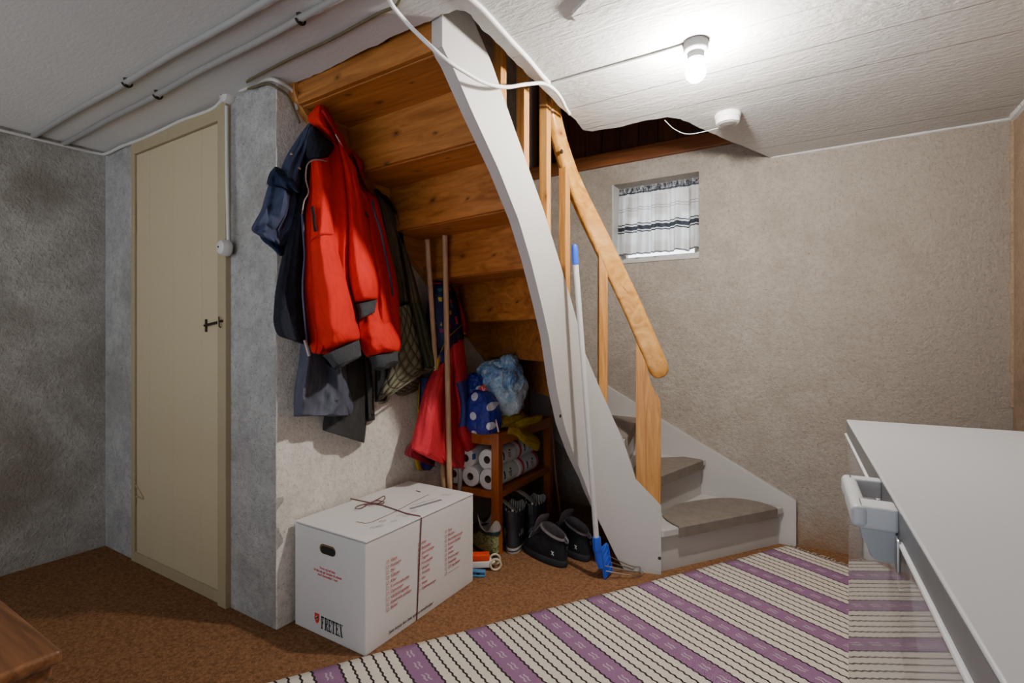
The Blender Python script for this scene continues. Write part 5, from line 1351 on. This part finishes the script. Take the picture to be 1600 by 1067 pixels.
box('spring', (0.016, 0.02, 0.016), bc + Vector((0.0, 0, 0.015)), M['black'], cl, 0.003, Matrix.Rotation(0.5, 4, 'Z'))

# ================================================================== rug
def m_rug():
    t = NT('woven striped rag rug'); uv = t.n('ShaderNodeTexCoord').outputs['UV']; s = t.n('ShaderNodeSeparateXYZ', {'Vector': uv})
    a, b = s.outputs['X'], s.outputs['Y']                       # metres along / across the rug
    tooth = t.math('MULTIPLY', t.math('PINGPONG', t.math('MULTIPLY', b, 80.0), 1.0), 0.0045)
    wav = t.math('MULTIPLY', t.noise(t.obj(), 3.0, 2), 0.012)
    aa = t.math('ADD', t.math('ADD', a, tooth), wav)
    fr = t.math('FRACT', t.math('DIVIDE', t.math('ADD', aa, 0.27 - 0.172 + 0.038), 0.27))     # purple band first
    P, W, K = srgb(148, 108, 144), srgb(232, 222, 208), srgb(38, 33, 35)
    k = 1 / 0.27; st = [(0, P)]
    pos = 0.076
    def add(c, w_):
        nonlocal pos
        st.append((min(pos * k, 0.9999), c)); pos += w_
    for i in range(6):
        add(K, 0.0075)
        if i < 5: add(W, 0.0298)
    col = t.ramp(fr, st, 'CONSTANT')
    # pale dashes in the middle of each purple band
    dash = t.math('GREATER_THAN', t.math('FRACT', t.math('MULTIPLY', b, 14.0)), 0.45)
    l1 = t.math('COMPARE', fr, 0.115, 0.011); l2 = t.math('COMPARE', fr, 0.165, 0.011)
    col = t.mix(t.math('MULTIPLY', t.math('MAXIMUM', l1, l2), dash), col, srgb(190, 170, 184))
    weave = t.math('MULTIPLY', t.math('SINE', t.math('MULTIPLY', a, 1400)), t.math('SINE', t.math('MULTIPLY', b, 900)))
    n = t.noise(t.obj(), 60, 3)
    col = t.mix(t.math('MULTIPLY', n, 0.16), col, srgb(140, 128, 118))
    t.color(col).set(Roughness=0.95); t.b.inputs['Specular IOR Level'].default_value = 0.1
    t.bump(weave, 0.5, 0.004); return t.m
M['rug'] = m_rug()
RO = Vector((-0.155, 3.075, 0)); re_ = Vector((-0.547, -0.837, 0)); rs_ = Vector((0.90, -0.436, 0))
RLEN, RWID = 3.3, 0.84
rug = thing('rug', 'striped purple, cream and black woven rag rug running from the stairs past the freezer', 'rug', RO + re_ * 1.6 + rs_ * 0.4)
V, UV, Fc = [], [], []; na, nb = 110, 28
for i in range(na + 1):
    for j in range(nb + 1):
        a, b = RLEN * i / na, RWID * j / nb
        e_ = 0.006 * noise.noise(Vector((a * 3, 0, 1))) if j == 0 else 0
        V.append(RO + re_ * (a + 0.008 * noise.noise(Vector((b * 4, 2, 0))) * (i == 0)) + rs_ * (b + e_) + Vector((0, 0, 0.007 + 0.002 * noise.noise(Vector((a * 4, b * 4, 0)))))); UV.append((a, b))
off = len(V)
for i in range(na + 1):
    for j in range(nb + 1): p = V[i * (nb + 1) + j]; V.append(Vector((p.x, p.y, 0.001))); UV.append(UV[i * (nb + 1) + j])
def ix(i, j, o=0): return o + i * (nb + 1) + j
for i in range(na):
    for j in range(nb):
        Fc.append([ix(i, j), ix(i + 1, j), ix(i + 1, j + 1), ix(i, j + 1)]); Fc.append([ix(i, j, off), ix(i, j + 1, off), ix(i + 1, j + 1, off), ix(i + 1, j, off)])
for i in range(na):
    for j in (0, nb): Fc.append([ix(i, j), ix(i, j, off), ix(i + 1, j, off), ix(i + 1, j)])
for j in range(nb):
    for i in (0, na): Fc.append([ix(i, j), ix(i, j + 1), ix(i, j + 1, off), ix(i, j, off)])
mesh('woven_cloth', V, Fc, M['rug'], rug, True, UV)
bm = bmesh.new()
for k in range(46):
    b = RWID * (k + 0.5) / 46; p = RO + rs_ * b
    q = p - re_ * (0.02 + 0.02 * random.random()) + rs_ * random.uniform(-.01, .01)
    if q.y > YB - 0.005: q.y = YB - 0.005
    bm_tube(bm, [p + Vector((0, 0, 0.005)), lerp(p, q, .5) + Vector((0, 0, 0.007)), q + Vector((0, 0, 0.003))], [0.0028, 0.0024, 0.0018], 5)
fg = from_bm('fringe', bm, plain('cream fringe', srgb(196, 184, 166), 0.95), rug)

# ================================================================== chest freezer
def m_enamel():
    t = NT('glossy white enamel'); t.color(srgb(150, 151, 153)).set(Roughness=0.03, IOR=1.45)
    return t.m
M['enamel'] = m_enamel()
M['lid'] = plain('satin white lid', srgb(176, 178, 181), 0.35, var=0.03)
M['lid_edge'] = plain('grey lid edge', srgb(104, 106, 108), 0.35, var=0.05)
FROT = math.atan2(-(0.119 - 0.0655), -(1.972 - 0.536)) + PI      # slight turn against the wall
FROT = math.atan((0.119 - 0.0655) / (1.972 - 0.536))
fz0 = Vector((0.0655, 1.972, 0))
fx = Vector((math.cos(FROT), math.sin(FROT), 0)); fx = Vector((1, 0.037, 0)).normalized(); fy = Vector((-fx.y, fx.x, 0))
fy = Vector((0.0655 - 0.119, 1.972 - 0.536, 0)).normalized(); fx = Vector((fy.y, -fy.x, 0))
frz_rz = math.atan2(fx.y, fx.x)
FW, FL, FH = 0.58, 1.9, 0.85
fc = fz0 + fx * FW / 2 - fy * FL / 2
frz = thing('chest_freezer', 'white chest freezer with a grey lid handle along the right wall', 'freezer', fc, frz_rz)
box('freezer_body', (FW - 0.012, FL - 0.01, FH - 0.058 - 0.022), (0.0, 0, 0.022 + (FH - 0.08) / 2), M['enamel'], frz, 0.006, local=True)
box('gasket', (FW - 0.03, FL - 0.03, 0.008), (0.0, 0, FH - 0.056), M['white_plastic'], frz, 0.002, local=True)
box('sealing_strip', (FW + 0.008, FL + 0.004, 0.008), (0.0, 0, FH - 0.0485), M['white_gloss'], frz, 0.003, local=True)
ld = box('lid', (FW, FL, 0.046), (0, 0, FH - 0.023), M['lid'], frz, 0.005, local=True, seg=3)
ld.data.materials.append(M['lid_edge'])
for f in ld.data.polygons:
    if abs(f.normal.z) < 0.5: f.material_index = 1
for sx in (1, -1):
    for sy in (1, -1):
        lathe('foot', [(0.022, 0.012), (0.022, 0.026)], (sx * (FW / 2 - 0.06), sy * (FL / 2 - 0.08), 0), M['black'], frz, 14, local=True)
# handle: arms and grip, near arm has a lowered latch housing
def fl_(y): return y - (fc - fz0).length * 0
M['handle'] = plain('pale grey handle plastic', srgb(186, 189, 192), 0.4, var=0.04)
def loc_y(worldy): return (worldy - fc.y)
yA, yB2 = loc_y(1.205), loc_y(1.035)
xf_ = -FW / 2
def handle():
    bm = bmesh.new(); zt = FH - 0.004
    bm_box(bm, (0.056, 0.030, 0.034), (xf_ - 0.026, yA, zt - 0.017), 0.005, seg=3)
    bm_box(bm, (0.024, yA - yB2 + 0.050, 0.036), (xf_ - 0.050, (yA + yB2) / 2 - 0.006, zt - 0.018), 0.009, seg=3)
    bm_box(bm, (0.056, 0.052, 0.038), (xf_ - 0.026, yB2 - 0.002, zt - 0.019), 0.006, seg=3)
    hd_ = from_bm('handle', bm, M['handle'], frz, True, True)
    # tapering housing under the near arm
    P = [(xf_ - 0.054, zt - 0.034), (xf_ - 0.002, zt - 0.034), (xf_ - 0.002, zt - 0.088), (xf_ - 0.028, zt - 0.086), (xf_ - 0.036, zt - 0.080), (xf_ - 0.039, zt - 0.066), (xf_ - 0.044, zt - 0.050)]
    prism('latch_housing', [(x, yB2 - 0.024, z) for x, z in P], (0, 0.046, 0), plain('grey latch plastic', srgb(158, 162, 166), 0.45), hd_, True, bevel=0.003)
    return hd_
hh = handle()
box('lock_plate', (0.006, 0.020, 0.052), (xf_ - 0.004, yB2 - 0.050, FH - 0.066), M['steel'], frz, 0.003, local=True)
lathe('hinge_screw', [(0.005, 0.0), (0.005, 0.006), (0.003, 0.008)], (xf_, yA + 0.03, FH - 0.020), M['steel'], frz, 12, axis=(-1, 0, 0), local=True)
bm = bmesh.new()
for k in range(3):
    v_ = [bm.verts.new((xf_ - 0.0626, (yA + yB2) / 2 + 0.02 + 0.008 * (k - 1) + d[0], FH - 0.030 + d[1])) for d in ((-0.004, 0), (0.004, 0), (0.001 * (k - 1), 0.012))]
    bm.faces.new(v_)
from_bm('crown_mark', bm, M['ink_grey'], hh, False, True)

# ================================================================== table corner at lower left
tc = onZ(100, 1013, 0.5)
tb = thing('wooden_table', 'dark oak table with a rounded two layer edge, only its corner reaching into view', 'table', (tc.x - 0.45, tc.y - 0.35, 0))
box('table_top', (0.9, 0.7, 0.030), (tc.x - 0.45, tc.y - 0.35, 0.485), M['table'], tb, 0.011, seg=4)
box('lower_layer', (0.885, 0.685, 0.030), (tc.x - 0.455, tc.y - 0.355, 0.457), M['table'], tb, 0.009, seg=3)
for x in (tc.x - 0.12, tc.x - 0.78):
    for y in (tc.y - 0.12, tc.y - 0.58): box('leg', (0.06, 0.06, 0.442), (x, y, 0.221), M['table'], tb, 0.006)

# ================================================================== things on the ceiling
def run_pipe(a, b, label):
    pr = thing('ceiling_pipe', label, 'pipe', (b.x, b.y, ZC), group='painted ceiling pipes')
    P = [lerp(a, b, k / 24) + Vector((0, 0.002 * math.sin(k), 0.001 * math.sin(k * .7))) for k in range(25)]
    tube('pipe_run', P, 0.0115, M['pipe'], pr, 12)
    return pr
def clip(pr, p):
    bm = bmesh.new()
    bm_lathe(bm, [(0.012, 0.0), (0.010, -0.006), (0.005, -0.012), (0.005, -0.022)], (p.x, p.y, ZC), 10)
    ring = [Vector((p.x, p.y + 0.0175 * math.sin(a), p.z + 0.0175 * math.cos(a))) for a in [math.radians(q) for q in range(-20, 260, 14)]]
    bm_tube(bm, ring, 0.0035, 6)
    bm_box(bm, (0.014, 0.010, 0.016), (p.x, p.y, ZC - 0.020), 0.002)
    from_bm('pipe_clip', bm, M['rust'], pr)
ZP = ZC - 0.013
A1, B1 = onZ(50, 214, ZP), onZ(420, 0, ZP)
A2, B2 = onZ(98, 226, ZP), onZ(478, 24, ZP)
A1.x = A2.x = XL + 0.002
d1 = (B1 - A1); d2 = (B2 - A2)
E1, E2 = A1 + d1 * (2.9 / d1.x), A2 + d2 * (2.9 / d2.x)
p1 = run_pipe(A1, E1, 'white painted ceiling pipe nearer the viewer, crossing from the left wall')
p2 = run_pipe(A2, E2, 'white painted ceiling pipe closer to the cream door')
def at_u(A, B, u):
    t = 0.5
    lo, hi = 0.0, 1.0
    def uu(t):
        p = lerp(A, B, t); w_ = -SA * p.x + CA * p.y; return U0 + F * (CA * p.x + SA * p.y) / w_
    for _ in range(40):
        m_ = (lo + hi) / 2
        if uu(m_) < u: lo = m_
        else: hi = m_
    return lerp(A, B, lo)
for u in (198,): clip(p1, at_u(A1, A1 + d1, u))
for u in (246, 469): clip(p2, at_u(A2, A2 + d2, u))
# cables
def cable(name, pts, r, mat, label, cat='cable', k=5, n=8):
    return tag(tube(name, smooth_pts(pts, k), r, mat, None, n), label, cat)
zc = ZC - 0.008
cable('wall_cable', [Vector((XL + 0.010, y, zc - 0.012 + 0.003 * math.sin(i))) for i, y in enumerate([-0.6, -0.2, 0.1, 0.4, 0.6, 0.8, 1.0, 1.14])] + [Vector((x, YD - 0.012, zc - 0.010 + 0.004 * math.sin(i * 2))) for i, x in enumerate([-3.22, -3.05, -2.85, -2.65, -2.45, -2.3, -2.19])] + [onY(349, 155, YD - 0.014), onY(362, 143, YD - 0.016), onY(380, 140, YD - 0.016), onY(395, 131, YD - 0.016), onY(418, 124, YD - 0.016), onY(432, 126, YD - 0.014), Vector((XW + 0.02, YD + 0.05, 2.075)), onX(461, 155, XW + 0.014), onX(464, 172, XW + 0.012)], 0.0075, M['cable'], 'white cable along the ceiling edge from left wall over the cream door')
cable('old_cable', [onX(468, 192, XW + 0.03), onX(458, 168, XW + 0.016), onX(448, 148, XW + 0.014), onY(430, 136, YD - 0.010), onY(415, 131, YD - 0.012), onY(398, 136, YD - 0.014), onY(386, 138, YD - 0.014), onY(384, 131, YD - 0.012), onZ(392, 124, zc), onZ(445, 96, zc), onZ(520, 60, zc), onZ(590, 22, zc), onZ(618, 10, zc), onZ(626, -6, zc)], 0.0048, M['old_cable'], 'old greenish brown cable clipped along the ceiling beside the stair opening')
def junction(p, axis, label):
    j = thing('junction_box', label, 'junction box', p, group='round junction boxes')
    lathe('cover', [(0.032, 0.0), (0.034, 0.006), (0.033, 0.020), (0.026, 0.034), (0.010, 0.040), (0.0, 0.041)], p, M['cable'], j, 24, axis=axis)
    lathe('cover_screw', [(0.004, 0.040), (0.004, 0.0425)], p, M['black'], j, 8, axis=axis)
    return j
junction(onY(361, 151, YD + 0.0), (0, -1, -0.15), 'round white junction box at the top right corner of the cream door')
junction(onY(357, 388, YD - 0.024), (0, -1, 0), 'round white junction box halfway down the cream door frame')
cable('conduit', [onY(354, 166, YD - 0.030), onY(354.5, 250, YD - 0.030), onY(356, 330, YD - 0.030), onY(357, 382, YD - 0.030)], 0.007, M['cable'], 'thin painted cable running down the cream door frame between two junction boxes')
def zk(u, v, k): return EYE + (onZ(u, v, ZC - 0.006) - EYE) * k
cable('hanging_cable', [zk(606, -6, 1.0), zk(614, 10, 0.985), zk(637, 37, 0.965), onX(662, 62, -0.985), onX(695, 92, -0.955), onX(727, 113, -0.945), onX(757, 129, -0.94), onX(790, 136, -0.935), onX(820, 132, -0.925), zk(848, 130, 0.985), zk(864, 138, 0.99), zk(876, 152, 0.99), zk(884, 168, 0.99), zk(890, 178, 0.995)], 0.0066, M['white_plastic'], 'loose white cable drooping across the stair opening in front of the white string')
cable('edge_cable', [onZ(u, v, zc) for u, v in [(733, -4), (752, 12), (775, 37), (800, 65), (825, 92), (845, 116), (858, 130)]], 0.008, M['white_plastic'], 'white cable fixed along the right edge of the stair opening')
cable('lamp_cable', [onZ(u, v, zc) for u, v in [(1066, 72), (1020, 86), (960, 103), (900, 120), (862, 131)]], 0.0058, M['white_plastic'], 'white cable from the bulb holder to the stair opening', k=2)
cable('detector_cable', [onZ(1122, 200, zc), onZ(1075, 197, zc) + Vector((0, 0.05, -0.02)), onZ(1050, 192, zc) + Vector((0, 0.06, -0.01)), onZ(1034, 185, zc) + Vector((0, 0.05, 0.01))], 0.0016, M['white_plastic'], 'thin pale wire looping from the smoke detector over the stair opening edge')
sd = onZ(1137, 178, ZC)
det = thing('smoke_detector', 'round white smoke detector on the ceiling above the small window', 'smoke detector', (sd.x, sd.y, ZC))
lathe('detector_base', [(0.052, 0.0), (0.055, -0.006), (0.054, -0.016), (0.050, -0.020)], sd, M['white_plastic'], det, 32)
lathe('detector_cover', [(0.049, -0.018), (0.051, -0.024), (0.050, -0.038), (0.046, -0.043), (0.040, -0.044)], sd, M['white_plastic'], det, 32)
lathe('detector_grille', [(0.037, -0.043), (0.035, -0.047), (0.0, -0.049)], sd, M['pipe'], det, 24)

# ================================================================== ceiling lamp
def m_bulb():
    t = NT('lit bulb glass'); t.b.inputs['Emission Color'].default_value = (1.0, 0.95, 0.88, 1); t.b.inputs["Emission Strength"].default_value = 1500.0
    return t.m
M['bulb'] = m_bulb()
M['holder'] = plain('grey white porcelain', srgb(150, 150, 150), 0.4)
L0 = onZ(1087, 66, ZC)
lamp = thing('ceiling_lamp', 'bare glowing bulb in a white porcelain holder on the ceiling', 'lamp', (L0.x, L0.y, ZC))
lathe('lamp_base', [(0.040, 0), (0.040, -0.026), (0.034, -0.034), (0.030, -0.036)], L0, M['holder'], lamp, 28)
lathe('socket', [(0.027, -0.034), (0.027, -0.058), (0.022, -0.060)], L0, M['holder'], lamp, 24)
lathe('bulb', [(0.014, -0.058), (0.017, -0.066), (0.028, -0.082), (0.032, -0.098), (0.029, -0.115), (0.017, -0.128), (0.0, -0.132)], L0, M['bulb'], lamp, 24)

# ================================================================== light and camera
w = bpy.data.worlds.new('World'); S.world = w; w.use_nodes = True
bgn = w.node_tree.nodes['Background']; nt = w.node_tree
tcw = nt.nodes.new('ShaderNodeTexCoord'); sxyz = nt.nodes.new('ShaderNodeSeparateXYZ'); mr = nt.nodes.new('ShaderNodeMapRange')
nt.links.new(tcw.outputs['Generated'], sxyz.inputs[0]); nt.links.new(sxyz.outputs['Z'], mr.inputs['Value'])
mr.inputs['From Min'].default_value = -0.5; mr.inputs['From Max'].default_value = 0.5; mr.inputs['To Min'].default_value = 2.0; mr.inputs['To Max'].default_value = 0.55   # added fill light: world glows stronger from below, weaker from above
nt.links.new(mr.outputs[0], bgn.inputs[1])
bgn.inputs[0].default_value = (0.88, 0.95, 1.05, 1)
S.view_settings.view_transform = 'AgX'
S.view_settings.look = 'AgX - Base Contrast'
S.view_settings.exposure = 0.5
S.cycles.max_bounces = 8; S.cycles.sample_clamp_indirect = 6.0
cam = bpy.data.cameras.new('Camera'); co = bpy.data.objects.new('Camera', cam); COL.objects.link(co)
co.location = EYE; co.rotation_euler = (PI / 2, 0, YAW)
cam.sensor_width = 36; cam.lens = F / 1600 * 36; cam.shift_y = -(533.5 - V0) / 1600; cam.clip_start = 0.02
S.camera = co
